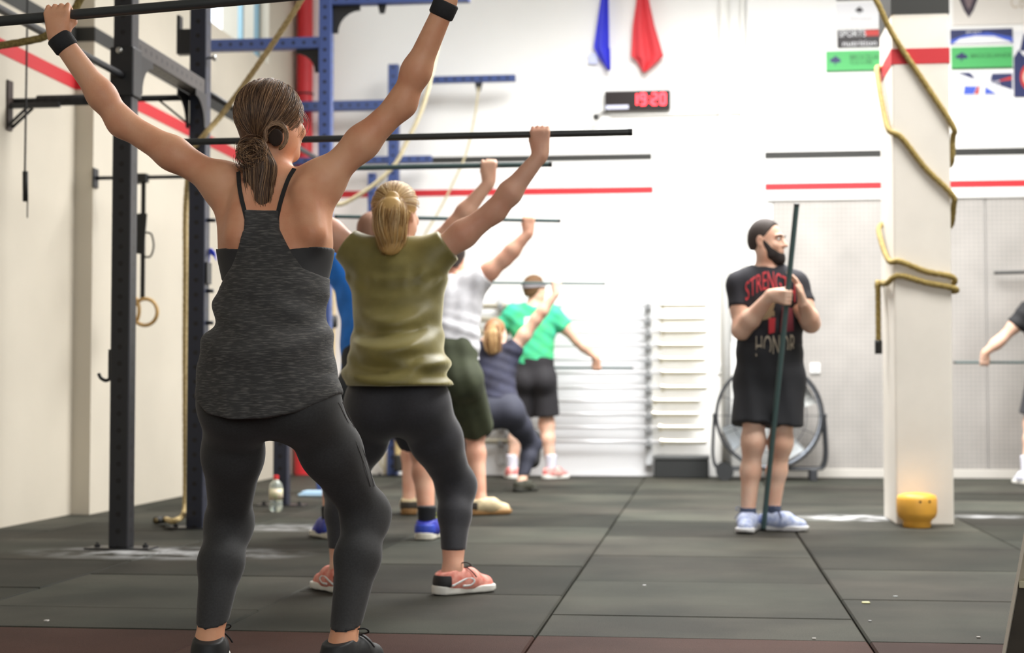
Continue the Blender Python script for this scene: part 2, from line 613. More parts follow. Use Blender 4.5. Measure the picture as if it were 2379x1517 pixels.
# ------------------------------------------------------------------ climbing rig along the left
def paint(name, rgb, holes=True):
    m = mat(name, rgb, 0.42, 0.0, spec=0.5)
    if holes:
        nt = m.node_tree
        b = nt.nodes['Principled BSDF']
        N, L = nt.nodes.new, nt.links.new
        uv = N('ShaderNodeUVMap')
        sep = N('ShaderNodeSeparateXYZ')
        L(uv.outputs[0], sep.inputs[0])
        fr = N('ShaderNodeMath'); fr.operation = 'PINGPONG'; fr.inputs[1].default_value = 0.04
        L(sep.outputs['Y'], fr.inputs[0])
        cmb = N('ShaderNodeCombineXYZ')
        L(sep.outputs['X'], cmb.inputs['X']); L(fr.outputs[0], cmb.inputs['Y'])
        ln = N('ShaderNodeVectorMath'); ln.operation = 'LENGTH'
        L(cmb.outputs[0], ln.inputs[0])
        lt = N('ShaderNodeMath'); lt.operation = 'LESS_THAN'; lt.inputs[1].default_value = 0.0125
        L(ln.outputs['Value'], lt.inputs[0])
        mx = N('ShaderNodeMix'); mx.data_type = 'RGBA'
        mx.inputs['A'].default_value = (*lin(rgb), 1)
        mx.inputs['B'].default_value = (0.006, 0.006, 0.007, 1)
        L(lt.outputs[0], mx.inputs['Factor'])
        L(mx.outputs['Result'], b.inputs['Base Color'])
    return m


M_rig = paint('black_rig_paint', (38, 39, 44))
M_rig_plain = paint('black_rig_paint_plain', (36, 37, 40), False)
M_rig_navy = paint('navy_rig_paint', (44, 52, 84))
M_rig_blue = paint('blue_rig_paint', (62, 80, 134))
M_rig_beam = paint('dark_grey_rig_beam_paint', (70, 66, 64))
M_bolt = mat('bolt_steel', (190, 190, 186), 0.3, 0.8)


def square_tube(name, a, b, w, m, parent, org, h=None):
    """square tube with a UV map (u across the face from its middle, v along) for its bolt holes"""
    h = h or w
    mb = MB(org).beam(a, b, w, h)
    me = mb.mesh(name, m)
    uvl = me.uv_layers.new(name='UVMap')
    a, b = np.asarray(a, float) - mb.o, np.asarray(b, float) - mb.o
    d = nrm(b - a)
    for p in me.polygons:
        n = np.array(p.normal)
        s = nrm(np.cross(d, n)) if abs(np.dot(d, n)) < 0.9 else np.zeros(3)
        c = np.array(p.center)
        for li in p.loop_indices:
            v = np.array(me.vertices[me.loops[li].vertex_index].co)
            uvl.data[li].uv = (np.dot(v - c, s) + (9 if not s.any() else 0), np.dot(v - a, d))
    o = link(name, me, parent)
    bv = o.modifiers.new('bevel', 'BEVEL'); bv.width = 0.006; bv.segments = 2; bv.limit_method = 'ANGLE'
    return o


XP = -2.80
p1, p2, p3 = G(277, 1275), G(461, 1228), G(656, 1175)
YP = [float(p1[1]), float(p2[1]), float(p3[1])]
XP = float(np.mean([p1[0], p2[0]]))
YP.append(float(WX(757, 300, XP)[1]))
YP.append(YB - 0.25)
ORG = (XP, YP[0], 0)
rig = empty('pull_up_rig', ORG, 'black and blue steel pull-up rig standing along the left wall', 'rig')
PW = 0.095
HT = float(W(277, -160, YP[0])[2])
M_rig_dnavy = paint('dark_navy_rig_paint', (38, 42, 58))
posts_m = [M_rig, M_rig_dnavy, M_rig_dnavy, M_rig_blue, M_rig_blue]
for i, y in enumerate(YP):
    top = 3.75 if i in (0, 1) else (2.55 if i == 2 else 3.72)
    square_tube('post', (XP, y, 0.008), (XP, y, top), PW, posts_m[i], rig, ORG)
    MB(ORG).box((XP - .16, y - .07, 0), (XP + .16, y + .07, 0.009)).build('base_plate', M_rig_plain, rig, bevel=.002)
    for sx in (-.12, .12):
        MB(ORG).lathe((XP + sx, y, 0.009), [(.014, 0), (.014, .012), (.006, .014), (.006, .022)], 10).build('anchor_bolt', M_rig_plain, rig)


def zp(px, py, i):
    return float(WX(px, py, XP)[2])


zb1 = float(W(395, 140, (YP[0] + YP[1]) / 2)[2])
hB = float(W(300, 120, YP[0])[2])
hB = 2.44
# depth beams between the posts
square_tube('crossbeam', (XP, YP[0], hB), (XP, YP[1], hB), 0.085, M_rig_beam, rig, ORG)
hpp = float(WX(520, 238, XP)[2])
MB(ORG).tube([(XP, YP[1], hpp), (XP, YP[3], hpp)], 0.017, 14).build('pull_up_bar', M_rig_plain, rig, True)


def gusset(c, dx, dz, t, m, s=0.2):
    """quarter-round gusset plate in the plane of directions dx, dz"""
    c, dx, dz = np.asarray(c, float), nrm(dx), nrm(dz)
    poly = [c, c + dx * s]
    q = c + dx * s + dz * s
    poly += [c + dx * s + dz * s * 0.2]
    for a in np.linspace(0, math.pi / 2, 7):
        poly.append(q - dz * s * 0.8 * math.cos(a) - dx * s * 0.8 * math.sin(a))
    poly += [c + dx * s * 0.2 + dz * s, c + dz * s]
    n = nrm(np.cross(dx, dz))
    return MB(ORG).prism([p - n * t / 2 for p in poly], n * t).build('gusset', m, rig, bevel=.002)


for (i, sg) in ((0, 1), (1, -1)):
    for sx in (-1, 1):
        gusset((XP + sx * 0.05, YP[i] + sg * PW / 2, hB - 0.042), (0, sg, 0), (0, 0, -1), 0.007, M_rig_beam if i < 2 else M_rig_navy, .19)
# cross arms towards the middle of the room from the tall blue posts
for i in (3, 4):
    hz = float(W(940, -4, YP[3])[2]) if i == 3 else float(W(1100, 184, YP[4])[2])
    xe = float(W(1091, 3, YP[3])[0]) if i == 3 else float(W(1198, 184, YP[4])[0])
    square_tube('cantilever_arm', (XP, YP[i], hz), (xe, YP[i], hz), 0.085 if i == 3 else .06, M_rig_blue, rig, ORG)
    gusset((XP + PW / 2, YP[i], hz - .04), (1, 0, 0), (0, 0, -1), .012, M_rig_plain, .21)
    xh = float(W(888, 20, YP[3])[0]) if i == 3 else float(W(1112, 190, YP[4])[0])
    o = MB(ORG).prism([(xh - .035, YP[i] - .006, hz - .035), (xh + .035, YP[i] - .006, hz - .035), (xh + .018, YP[i] - .006, hz - .11), (xh - .018, YP[i] - .006, hz - .11)], (0, .012, 0))
    o.build('rope_anchor', M_rig_plain, rig)
    # towards the left wall
    square_tube('wall_arm', (XP, YP[i], hz - (.32 if i == 3 else .22)), (XL1, YP[i], hz - (.32 if i == 3 else .22)), 0.085, M_rig_blue, rig, ORG)
    gusset((XP - PW / 2, YP[i], hz - .36), (-1, 0, 0), (0, 0, -1), .012, M_rig_blue, .18)
hz2 = float(W(830, 243, YP[4])[2])
square_tube('crossbeam', (XL1, YP[4], hz2), (XP, YP[4], hz2), 0.07, M_rig_blue, rig, ORG)
hz3 = float(W(860, 372, YP[4])[2])
square_tube('crossbeam', (XL1, YP[4], hz3), (XP + .35, YP[4], hz3), 0.06, M_rig_blue, rig, ORG)
o = square_tube('short_post', (float(W(868, 420, YP[4])[0]), YP[4] - .06, 1.5), (float(W(868, 420, YP[4])[0]), YP[4] - .06, float(W(868, 405, YP[4])[2])), 0.07, M_rig_blue, rig, ORG)
# pull-up bars: along the depth at the near post, and across to the wall
hpb = float(W(292, 180, YP[0])[2])
MB(ORG).tube([(XP, YP[0], hpb), (XP, 3.2, hpb)], 0.017, 14).build('pull_up_bar', M_rig_plain, rig, True)
hpw = float(W(370, 228, YP[1])[2])
ybar = YP[1]
MB(ORG).tube([(XP, ybar, hpw), (XL0, ybar, hpw)], 0.017, 14).build('pull_up_bar', M_rig_plain, rig, True)
xt0, xt1 = float(W(88, 232, ybar)[0]), float(W(250, 232, ybar)[0])
MB(ORG).tube([(xt0, ybar, hpw), (xt1, ybar, hpw)], 0.031, 16).build('grip_sleeve', mat('bar_tape', (44, 44, 46), 0.8, noise=.4, nscale=30), rig, True)
MB(ORG).tube([(XP, YP[1], hB - .25), (XP - .25, YP[1], hpw)], 0.006, 8).build('brace_wire', M_rig_plain, rig, True)
# sleeve clamp with bolt on the near post
MB(ORG).box((XP - .06, YP[0] - .06, hpb - .1), (XP + .06, YP[0] + .06, hpb + .14)).build('clamp', M_rig_plain, rig, bevel=.008)
bz = float(W(273, 124, YP[0])[2])
MB(ORG).lathe((XP - .01, YP[0] - .06, bz), [(.016, 0), (.016, .012), (.01, .016)], 12, (0, -1, 0)).build('clamp_bolt', M_bolt, rig, True)
MB(ORG).lathe((XP + .05, YP[1] - .02, float(W(488, 136, YP[1])[2])), [(.008, 0), (.008, .03), (.018, .03), (.018, .045)], 10, (1, 0, 0)).build('clamp_bolt', M_bolt, rig, True)
MB(ORG).box((float(W(414, 80, YP[1])[0]), YP[1] - .03, float(W(414, 128, YP[1])[2])), (float(W(421, 80, YP[1])[0]), YP[1] + .03, float(W(414, 38, YP[1])[2]))).build('stop_plate', M_rig_plain, rig, bevel=.002)
MB(ORG).box((float(W(421, 80, YP[1])[0]), YP[1] - .03, float(W(414, 128, YP[1])[2])), (XP - .045, YP[1] + .03, float(W(414, 70, YP[1])[2]))).build('stop_block', M_rig_plain, rig, bevel=.004)
# j-hooks
for (i, px, py, sx) in ((0, 240, 850, -1),):
    zt, zl = float(W(px, 812, YP[i])[2]), float(W(px, 884, YP[i])[2])
    j = MB(ORG).box((XP + sx * .05, YP[i] - .03, zl - .0), (XP + sx * .064, YP[i] + .03, zt))
    xx = XP + sx * .06
    j.tube(spline([(xx, YP[i], zl + .01), (xx + sx * .025, YP[i], zl), (xx + sx * .05, YP[i], zl + .012), (xx + sx * .062, YP[i], zl + .035)], 4), .009, 8)
    j.build('j_hook', M_rig_plain, rig, bevel=.002)
for (py, ln) in ((676, .04), (750, .04), (512, .05)):
    zz = float(W(462, py, YP[1])[2])
    MB(ORG).tube([(XP + .045, YP[1], zz), (XP + .045 + ln, YP[1], zz)], .011, 8).build('peg', M_rig_plain, rig, True)
MB(ORG).box((XP + .048, YP[1] - .04, float(W(462, 660, YP[1])[2])), (XP + .062, YP[1] + .04, float(W(462, 610, YP[1])[2]))).build('safety_plate', M_rig_plain, rig, bevel=.002)
# lower bar at the back from which the rings hang
YRG = 9.6
hr = float(W(340, 412, YRG)[2])
MB(ORG).tube([(XL0, YRG, hr), (XP, YRG, hr)], .012, 10).build('hanging_bar', M_rig_plain, rig, True)
MB(ORG).box((XL0 if YRG < YS else XL1, YRG - .04, hr - .06), ((XL0 if YRG < YS else XL1) + .012, YRG + .04, hr + .06)).build('wall_flange', M_rig_plain, rig, bevel=.002)

# wall bracket on the left wall, by the long bar
wbp = WX(20, 245, XL0)
yb_ = float(wbp[1])
zt_, zl_ = float(WX(20, 187, XL0)[2]), float(WX(20, 303, XL0)[2])
br = empty('wall_bracket', (XL0, yb_, zl_), 'dark triangular steel bracket bolted to the left wall', 'bracket')
BO = (XL0, yb_, zl_)
MB(BO).box((XL0, yb_ - .035, zl_), (XL0 + .012, yb_ + .035, zt_)).build('wall_plate', mat('brown_steel', (60, 48, 42), .5, .2), br, bevel=.003)
za = float(WX(20, 246, XL0)[2])
MB(BO).beam((XL0, yb_, za), (XL0 + .30, yb_, za), .03, .03).build('arm', M_rig_plain, br, bevel=.003)
d = MB(BO)
for s in (-.014, .014):
    d.beam((XL0 + .01, yb_ + s * 2, zl_ + .02), (XL0 + .13, yb_ + s * 2, za - .01), .008, .016)
d.build('brace', M_rig_plain, br)
# black strap with handle hanging on the wall
cxy = W(63, 120, 7.9)
cz0 = float(W(63, 412, 7.9)[2])
cz1 = float(W(63, 70, 7.9)[2])
sx_, sy_ = float(cxy[0]), 7.9
sb = empty('hanging_strap', (sx_, sy_, cz0), 'thin black strap with a tube handle hanging by the left wall', 'strap')
SO = (sx_, sy_, cz0)
MB(SO).beam((sx_, sy_, cz1 + .5), (sx_ - .004, sy_, cz0), .012, .006).build('webbing', mat('black_webbing', (30, 30, 30), .8), sb)
hz_ = float(W(64, 468, 7.9)[2])
MB(SO).tube([(sx_, sy_ - .005, cz0 + .03), (sx_ + .003, sy_ - .005, hz_)], .014, 12).build('handle', mat('rubber_black', (24, 25, 24), .6), sb, True)
MB(SO).beam((sx_ + .012, sy_, hz_ + .02), (sx_ + .012, sy_, float(W(66, 506, 7.9)[2])), .008, .004).build('strap_end', MATS['black_webbing'], sb)

# gymnastic rings
M_wood = mat('ring_wood', (186, 150, 92), .5, noise=.15, nscale=30)
M_web = MATS['black_webbing']
for n_, (cx_, cy_, r_, ax, strap_x, ttl) in enumerate(((337, 725, 32, (0.12, 1, 0), 331, 'round wooden gymnastic ring facing the room, on a wide black strap'),
                                                      (309, 722, 32, (.95, 1, 0), 313, 'wooden gymnastic ring turned edge-on, on a narrow black strap by the near post'))):
    yy = YRG - .02 + .05 * n_
    c_ = W(cx_, cy_, yy)
    R_ = r_ / sc_at(yy)
    rg = empty('gymnastic_ring', tuple(c_), ttl, 'gym ring', 'gymnastic rings on the rig')
    MB(c_).torus(c_, R_, .0115, ax, 40, 12).build('ring', M_wood, rg, True)
    tp = W(strap_x, cy_ - r_, yy)
    bz_ = W(strap_x, 415, yy)
    mb = MB(c_)
    mb.beam(tp, (tp[0], yy, bz_[2]), .028 if n_ == 0 else .012, .005, (0, 1, 0))
    mb.build('strap', M_web, rg)
    k = W(strap_x, 545, yy)
    kz = k[2]
    mb = MB(c_)
    mb.beam((k[0] - .01, yy - .012, kz - .12), (k[0] + .008, yy - .012, kz + .13), .05, .012, (0, 1, 0))
    mb.beam((k[0] - .03, yy - .012, kz + .1), (k[0] + .0, yy - .012, kz - .02), .03, .01, (0, 1, 0))
    mb.build('folded_strap', M_web, rg, bevel=.003)
    if n_ == 0:
        q = [W(340, 540, yy), W(352, 545, yy), W(357, 572, yy), W(350, 595, yy), W(336, 597, yy)]
        mb = MB(c_).tube(spline(q, 5), .006, 8)
        mb.build('strap_loop', M_web, rg, True)
    MB(c_).box((k[0] - .03, yy - .03, hr - .035), (k[0] + .03, yy + .03, hr + .02)).build('buckle', mat('black_buckle', (28, 28, 28), .5), rg, bevel=.006)

# ------------------------------------------------------------------ ropes
M_rope = mat('manila_rope', (214, 192, 142), .85, noise=.25, nscale=90, rgb2=(172, 148, 98))
M_rope_pale = mat('pale_rope', (222, 212, 180), .85, noise=.2, nscale=90, rgb2=(188, 174, 136))
M_rope_old = mat('olive_rope', (150, 132, 78), .85, noise=.25, nscale=90, rgb2=(110, 94, 52))
M_tape = mat('black_tape', (34, 34, 32), .6)


def rope(pts, r, m, label, ends=(), name='climbing_rope', n=10):
    q = [np.asarray(pts[0], float)]
    for p in pts[1:]:
        p = np.asarray(p, float)
        ns = int(np.linalg.norm(p - q[-1]) / .45)
        a0 = q[-1]
        q += [a0 + (p - a0) * (i + 1) / (ns + 1) for i in range(ns + 1)]
    P = spline(q, n)
    org = P[0] if P[0][2] < P[-1][2] else P[-1]
    e = empty(name, tuple(org), label, 'rope')
    # resample evenly
    L = [0]
    for i in range(1, len(P)):
        L.append(L[-1] + np.linalg.norm(P[i] - P[i - 1]))
    k = max(8, int(L[-1] / 0.02))
    tt = np.linspace(0, L[-1], k)
    Q = np.stack([np.interp(tt, L, [p[j] for p in P]) for j in range(3)], 1)
    MB(org).tube(list(Q), r, 12, True, twist=2 * math.pi / 0.14).build('rope', m, e, True)
    for (i0, i1) in ends:
        MB(org).tube(list(Q)[i0:i1], r * 1.25, 12).build('taped_end', M_tape, e, True)
    return e


yq = YP[1] - .1
rope([(*W(770, -200, 8.3)[:2], 5.2), W(722, -60, 8.3), W(690, 15, 8.3), W(600, 150, 8.45), W(520, 260, 8.6), W(474, 315, yq), W(446, 360, yq + .1), W(432, 470, yq + .22), W(430, 800, yq + .24),
      W(431, 1120, yq + .22), W(428, 1190, yq + .15), W(405, 1210, yq - .05), (*G(384, 1219)[:2], .03), (*G(362, 1222)[:2], .03)], .0165, M_rope,
     'long tan climbing rope slung over the rig and hanging behind the second post', ends=[(-8, None)])
rope([(XL0 + .01, 6.2, W(-60, 140, 6.2)[2]), W(-60, 118, 6.2), W(0, 106, 6.2), W(60, 96, 6.2), W(110, 82, 6.2), W(160, 38, 6.2), W(190, -10, 6.2), W(225, -120, 6.2), (*W(260, -300, 6.2)[:2], 5.2)], .0165, M_rope_old,
     'brown climbing rope at the top left behind the lifted hand')
rope([(*W(1075, -300, 11.5)[:2], 5.2), W(1046, -60, 11.5), W(1016, 110, 11.5), W(985, 240, 11.5), W(945, 330, 11.5), W(915, 385, 11.5), W(865, 432, 11.5), W(805, 470, 11.5), W(780, 476, 11.5)], .017, M_rope_pale,
     'pale rope hanging in a curve to the blonde woman')
rope([W(1112, 203, YB - .3), W(1103, 270, YB - .3), W(1085, 350, YB - .3), W(1060, 410, YB - .3), W(1020, 490, YB - .3), W(985, 550, YB - .3), W(950, 640, YB - .3)], .010, M_rope_pale,
     'thin pale rope hanging from the far cantilever arm')
rope([W(773, 560, 12.6), W(773, 650, 12.6), W(773, 740, 12.6), W(773, 900, 12.6), W(773, 1000, 12.6)], .02, M_rope,
     'tan rope hanging straight behind the blue shirted man')
rope([W(925, 950, 14.2), W(925, 1000, 14.2), W(925, 1060, 14.2), W(926, 1095, 14.2)], .034, M_rope,
     'thick tan rope with a black end seen between the legs of the blonde woman', ends=[(-8, None)])
# the rope wound around the column
f = CY0 - .022
rr = .0175
L_, R_, Bk = CX0 - .02, CX1 + .02, CY1 + .03


def cf(px, py):
    return W(px, py, f)


def side(px_x, py, yy):
    z = W(px_x, py, CY0)[2]
    return z


pts = [(*W(1880, -300, f)[:2], 5.2), W(1985, -80, f), W(2035, 0, f - .02), W(2075, 82, f), W(2150, 195, f), W(2213, 292, f)]
z_ = pts[-1][2]
pts += [(R_, CY0 + .03, z_ - .06), (R_, CY0 + .12, z_ - .2), (R_, CY1 - .1, z_ - .1), (CX1 - .1, Bk, z_ + .1), (CX0 + .1, Bk, z_ + .32), (L_, CY1 - .1, z_ + .45),
        (L_ - .02, CY0 + .3, z_ + .3), (L_ - .01, CY0 + .1, z_ + .08), (L_ + .005, CY0 - .0, z_ - .02)]
pts += [cf(2095, 320), cf(2150, 390), cf(2212, 452)]
z_ = pts[-1][2]
pts += [(R_, CY0 + .03, z_ - .06), (R_, CY0 + .16, z_ - .16), (R_, CY1 - .1, z_ - .1), (CX1 - .1, Bk, z_ - .05), (CX0 + .1, Bk, z_ - .08), (L_, CY1 - .12, z_ - .12),
        (L_ - .02, CY0 + .25, z_ - .24), (L_, CY0 + .03, z_ - .37)]
pts += [cf(2090, 607), cf(2150, 630), cf(2210, 642)]
z_ = pts[-1][2]
pts += [(R_, CY0 + .03, z_ - .03), (R_, CY1 - .1, z_ - .02), (CX1 - .1, Bk, z_), (CX0 + .1, Bk, z_ + .01), (L_, CY1 - .12, z_), (L_ - .01, CY0 + .05, z_ - .03)]
pts += [cf(2088, 640), cf(2150, 656), cf(2212, 668)]
z_ = pts[-1][2]
pts += [(R_ + .01, CY0 + .03, z_ - .015), (R_, CY1 - .1, z_ + .01), (CX1 - .1, Bk, z_ + .03), (CX0 + .1, Bk, z_ + .05), (L_, CY1 - .1, z_ + .06), (L_ - .03, CY0 + .4, z_ + .03)]
tx = float(W(2040, 700, CY0 + .35)[0])
pts += [(tx, CY0 + .35, W(2040, 655, CY0 + .35)[2]), (tx, CY0 + .35, W(2040, 720, CY0 + .35)[2]), (tx, CY0 + .35, W(2038, 822, CY0 + .35)[2])]
rope(pts, rr, mat('column_rope', (178, 156, 92), .85, noise=.25, nscale=90, rgb2=(132, 112, 62)), 'tan climbing rope wound round the square column', ends=[(-5, None)], n=6)

# ------------------------------------------------------------------ wall things
# clock
ck = W(1481, 233, YB - .06)
cko = empty('digital_clock', (ck[0], YB, ck[2]), 'black digital wall clock with red numerals', 'clock')
hw, hh = 76 / sc_at(YB), 22.5 / sc_at(YB)
MB((ck[0], YB, ck[2])).box((ck[0] - hw, YB - .07, ck[2] - hh), (ck[0] + hw, YB, ck[2] + hh)).build('case', mat('clock_black', (40, 33, 32), .25), cko, bevel=.006)
led = mat('red_led', (255, 60, 70), .5, emit=((255, 50, 62), 6.0))


def seg_digit(mb, x, z, w, h, segs, y, t):
    zz = {'a': (x, z + h, x + w, z + h), 'g': (x, z, x + w, z), 'd': (x, z - h, x + w, z - h)}
    for s in segs:
        if s in 'agd':
            _, q, _, _ = zz[s]
            mb.box((x, y - .004, q - t / 2), (x + w, y, q + t / 2))
        else:
            xx = x if s in 'fe' else x + w
            a, b = (z, z + h) if s in 'fb' else (z - h, z)
            mb.box((xx - t / 2, y - .004, a), (xx + t / 2, y, b))


mb = MB((ck[0], YB, ck[2]))
SEG = {'1': 'bc', '0': 'abcdef', '2': 'abged', '9': 'abcdfg'}
xd = float(W(1470, 233, YB)[0])
for ch in '19:20':
    if ch == ':':
        mb.box((xd, YB - .076, ck[2] + .015), (xd + .012, YB - .07, ck[2] + .03)).box((xd, YB - .076, ck[2] - .03), (xd + .012, YB - .07, ck[2] - .015))
        xd += .028
        continue
    seg_digit(mb, xd, ck[2] + .006, .042, .048, SEG[ch], YB - .0705, .017)
    xd += .075
mb.build('numerals', led, cko)
MB((ck[0], YB, ck[2])).box((ck[0] - hw + .01, YB - .072, ck[2] - hh + .01), (ck[0] - .08, YB - .07, ck[2] - hh + .045)).build('case_reflection', mat('reflection_white', (220, 222, 245), .3), cko)  # pale strip painted as a reflection on the clock case
# small camera on an arm left of the clock
cp = W(1385, 272, YB - .12)
cc = empty('security_camera', (cp[0], YB, cp[2]), 'tiny dark camera on a bracket below the clock', 'camera')
MB((cp[0], YB, cp[2])).tube([(cp[0], YB - .12, cp[2]), (cp[0] + .04, YB - .05, cp[2] + .05), (cp[0] + .08, YB, cp[2] + .06)], .008, 8).build('bracket_arm', mat('grey_metal', (130, 130, 128), .4, .4), cc, True)
MB((cp[0], YB, cp[2])).lathe((cp[0], YB - .16, cp[2]), [(.02, 0), (.028, .01), (.028, .06), (.02, .07)], 14, (0, 1, 0)).build('camera_body', mat('camera_dark', (50, 50, 48), .4), cc, True)


# flags
def flag(name, poly, m, label, folds, ybase):
    """hanging cloth: rows of (left px, right px, y px)"""
    n = 14
    org = W((poly[-1][0] + poly[-1][1]) / 2, poly[-1][2], ybase)
    vs, fs = [], []
    rows = []
    for i in range(len(poly) - 1):
        for t in np.linspace(0, 1, 8, endpoint=(i == len(poly) - 2)):
            rows.append(tuple(np.array(poly[i]) * (1 - t) + np.array(poly[i + 1]) * t))
    for r, (a, b, y) in enumerate(rows):
        for k in range(n + 1):
            t = k / n
            q = W(a + (b - a) * t, y, ybase - .04 + .035 * math.sin(folds * t * math.pi + .6) * (.4 + .6 * r / len(rows)))
            vs.append(q)
    for r in range(len(rows) - 1):
        for k in range(n):
            i = r * (n + 1) + k
            fs.append((i, i + 1, i + n + 2, i + n + 1))
    o = MB(org).add(vs, fs).build(name, m, None, True)
    s = o.modifiers.new('thick', 'SOLIDIFY'); s.thickness = .004
    return tag(o, label, 'flag', 'flags high on the back wall')


flag('hanging_flag', [(1414, 1412, -130), (1399, 1413, -20), (1380, 1415, 108), (1382, 1417, 115), (1412, 1418, 164)], mat('blue_flag_cloth', (62, 66, 214), .7), 'blue pennant hanging high on the back wall', 3, YB - .04)
flag('hanging_flag', [(1476, 1510, -130), (1479, 1507, 0), (1470, 1520, 60), (1466, 1541, 130), (1480, 1530, 142), (1493, 1499, 168)], mat('red_flag_cloth', (220, 62, 70), .7), 'red flag with a pointed end hanging high on the back wall', 4, YB - .04)
fo = MB(W(1374, 140, YB - .03)).box(W(1368, 148, YB - .035), W(1388, 124, YB - .025)).build('flag_tip', mat('pale_blue_cloth', (206, 212, 245), .7))
tag(fo, 'pale corner of cloth peeking out below the blue pennant', 'flag')

# posters
def poster(px0, py0, px1, py1, label, base, marks, name='banner', Y=None):
    Y = Y or YR
    a, b = W(px0, py1, Y), W(px1, py0, Y)
    org = ((a[0] + b[0]) / 2, Y, a[2])
    e = empty(name, org, label, 'banner', 'sponsor banners on the back wall')
    MB(org).box((a[0], Y - .008, a[2]), (b[0], Y - .001, b[2])).build('sheet', base, e)
    w_, h_ = b[0] - a[0], b[2] - a[2]
    for j, mk in enumerate(marks):
        kind, u0, v0, u1, v1, m = mk[:6]
        X0, X1, Z0, Z1 = a[0] + u0 * w_, a[0] + u1 * w_, a[2] + v0 * h_, a[2] + v1 * h_
        yy = Y - .0095 - j * .0006
        if kind == 'box':
            MB(org).box((X0, yy, Z0), (X1, yy + .002, Z1)).build(mk[6] if len(mk) > 6 else 'print_block', m, e)
        elif kind == 'disc':
            q = [((X0 + X1) / 2 + math.cos(t) * (X1 - X0) / 2, yy, (Z0 + Z1) / 2 + math.sin(t) * (Z1 - Z0) / 2) for t in np.linspace(0, 2 * math.pi, 28, endpoint=False)]
            MB(org).prism(q, (0, .002, 0)).build('emblem', m, e)
        elif kind == 'poly':
            q = [(a[0] + p[0] * w_, yy, a[2] + p[1] * h_) for p in mk[6]]
            MB(org).prism(q, (0, .002, 0)).build('print_shape', m, e)
        elif kind == 'text':
            me = text_mesh(mk[6], 1.0, 0.0)
            co = np.array([v.co[:] for v in me.vertices])
            lo, hi = co.min(0), co.max(0)
            for v in me.vertices:
                tx_ = (v.co.x - lo[0]) / (hi[0] - lo[0]); tz_ = (v.co.y - lo[1]) / (hi[1] - lo[1])
                v.co = (X0 + tx_ * (X1 - X0) - org[0], yy - org[1], Z0 + tz_ * (Z1 - Z0) - org[2])
            me.materials.append(m)
            link('lettering', me, e)
    return e


K = lambda n, c: mat('print_' + n, c, .5)
kw, kk, kg, kdg, kn, kr, kb = K('white', (235, 235, 238)), K('black', (42, 36, 38)), K('green', (72, 176, 96)), K('dark_green', (30, 96, 48)), K('navy', (34, 42, 92)), K('red', (196, 52, 44)), K('blue', (60, 90, 200))
tree = [(.5, 0), (.56, .3), (.95, .35), (.9, .7), (.7, .8), (.62, 1), (.4, .98), (.3, .8), (.08, .72), (.05, .38), (.44, .3), (.44, 0)]
tr = lambda u0, v0, u1, v1: [(u0 + p[0] * (u1 - u0), v0 + p[1] * (v1 - v0)) for p in tree]
poster(1919, 116, 2052, 168, 'green banner with a dark tree left of the column', kg,
       [('poly', 0, 0, 1, 1, kn, tr(.06, .3, .27, .75)), ('text', .42, .55, .92, .8, kdg, 'BROCELIA'), ('text', .42, .36, .8, .5, kdg, 'CLUB'), ('box', 0, 0, 1, .06, kdg)])
poster(1945, 67, 2052, 112, 'black and red banner above the green one left of the column', kk,
       [('box', .6, .62, 1, .95, kr), ('text', .04, .6, .62, .95, kw, 'SPORTS'), ('text', .12, .08, .85, .38, kw, 'nutrition')])
poster(1943, 5, 2052, 62, 'white banner with a small black emblem left of the column', kw, [('poly', 0, 0, 1, 1, kk, tr(.4, .5, .58, .82)), ('text', .3, .25, .75, .36, K('grey', (200, 196, 192)), 'fitness')])
poster(1943, -40, 2052, 2, 'dark banner cut off at the top of the picture left of the column', kk, [('box', .3, .05, .8, .3, K('gold', (160, 130, 80)))])
poster(2208, 66, 2352, 104, 'dark blue banner with a white glow right of the column', kn,
       [('poly', 0, 0, 1, 1, kb, [(0, .05), (0, .3), (.25, .65), (.6, .75), (1, .4), (1, .05)]), ('poly', 0, 0, 1, 1, kw, [(.03, .02), (.15, .38), (.4, .55), (.7, .5), (.97, .1), (.97, .02)]), ('text', .25, .72, .5, .88, kw, 'SPORT')])
poster(2210, 107, 2352, 162, 'green banner with a dark tree right of the column', kg,
       [('poly', 0, 0, 1, 1, kn, tr(.06, .35, .28, .75)), ('text', .32, .5, .98, .68, kdg, 'BROCELIANDE'), ('box', 0, 0, 1, .07, kdg)])
poster(2209, 165, 2354, 223, 'white, navy and red rayed banner below the green one', kw,
       [('poly', 0, 0, 1, 1, kn, [(.1, .98), (.45, .6), (.3, .98)]), ('poly', 0, 0, 1, 1, kn, [(.66, .9), (.98, .9), (.98, .2), (.62, .55)]), ('poly', 0, 0, 1, 1, kr, [(.7, .55), (.97, .62), (.97, .78)]),
        ('poly', 0, 0, 1, 1, kb, [(.2, .05), (.36, .05), (.42, .38), (.22, .4)]), ('poly', 0, 0, 1, 1, kr, [(.37, .05), (.44, .05), (.46, .38), (.43, .38)]), ('poly', 0, 0, 1, 1, kb, [(.54, .05), (.72, .05), (.55, .35)]),
        ('text', .36, .58, .66, .85, kw, 'REAL'), ('text', .26, .36, .78, .6, kw, 'TRAINING')])
poster(2356, 70, 2470, 226, 'tall navy banner with a red ring at the right edge', kn, [('disc', .12, .1, .5, .5, kr), ('disc', .18, .17, .44, .43, K('cream', (226, 206, 190))), ('poly', 0, 0, 1, 1, kw, [(0, .6), (.1, .72), (.2, .62), (1, .68), (1, 1), (0, 1)]), ('poly', 0, 0, 1, 1, kn, [(.12, .7), (.2, .95), (.5, .95), (.5, .66)])])
sh = [(.5, 0), (.68, .14), (.85, .36), (.97, .62), (1, 1), (0, 1), (.03, .62), (.15, .36), (.32, .14)]
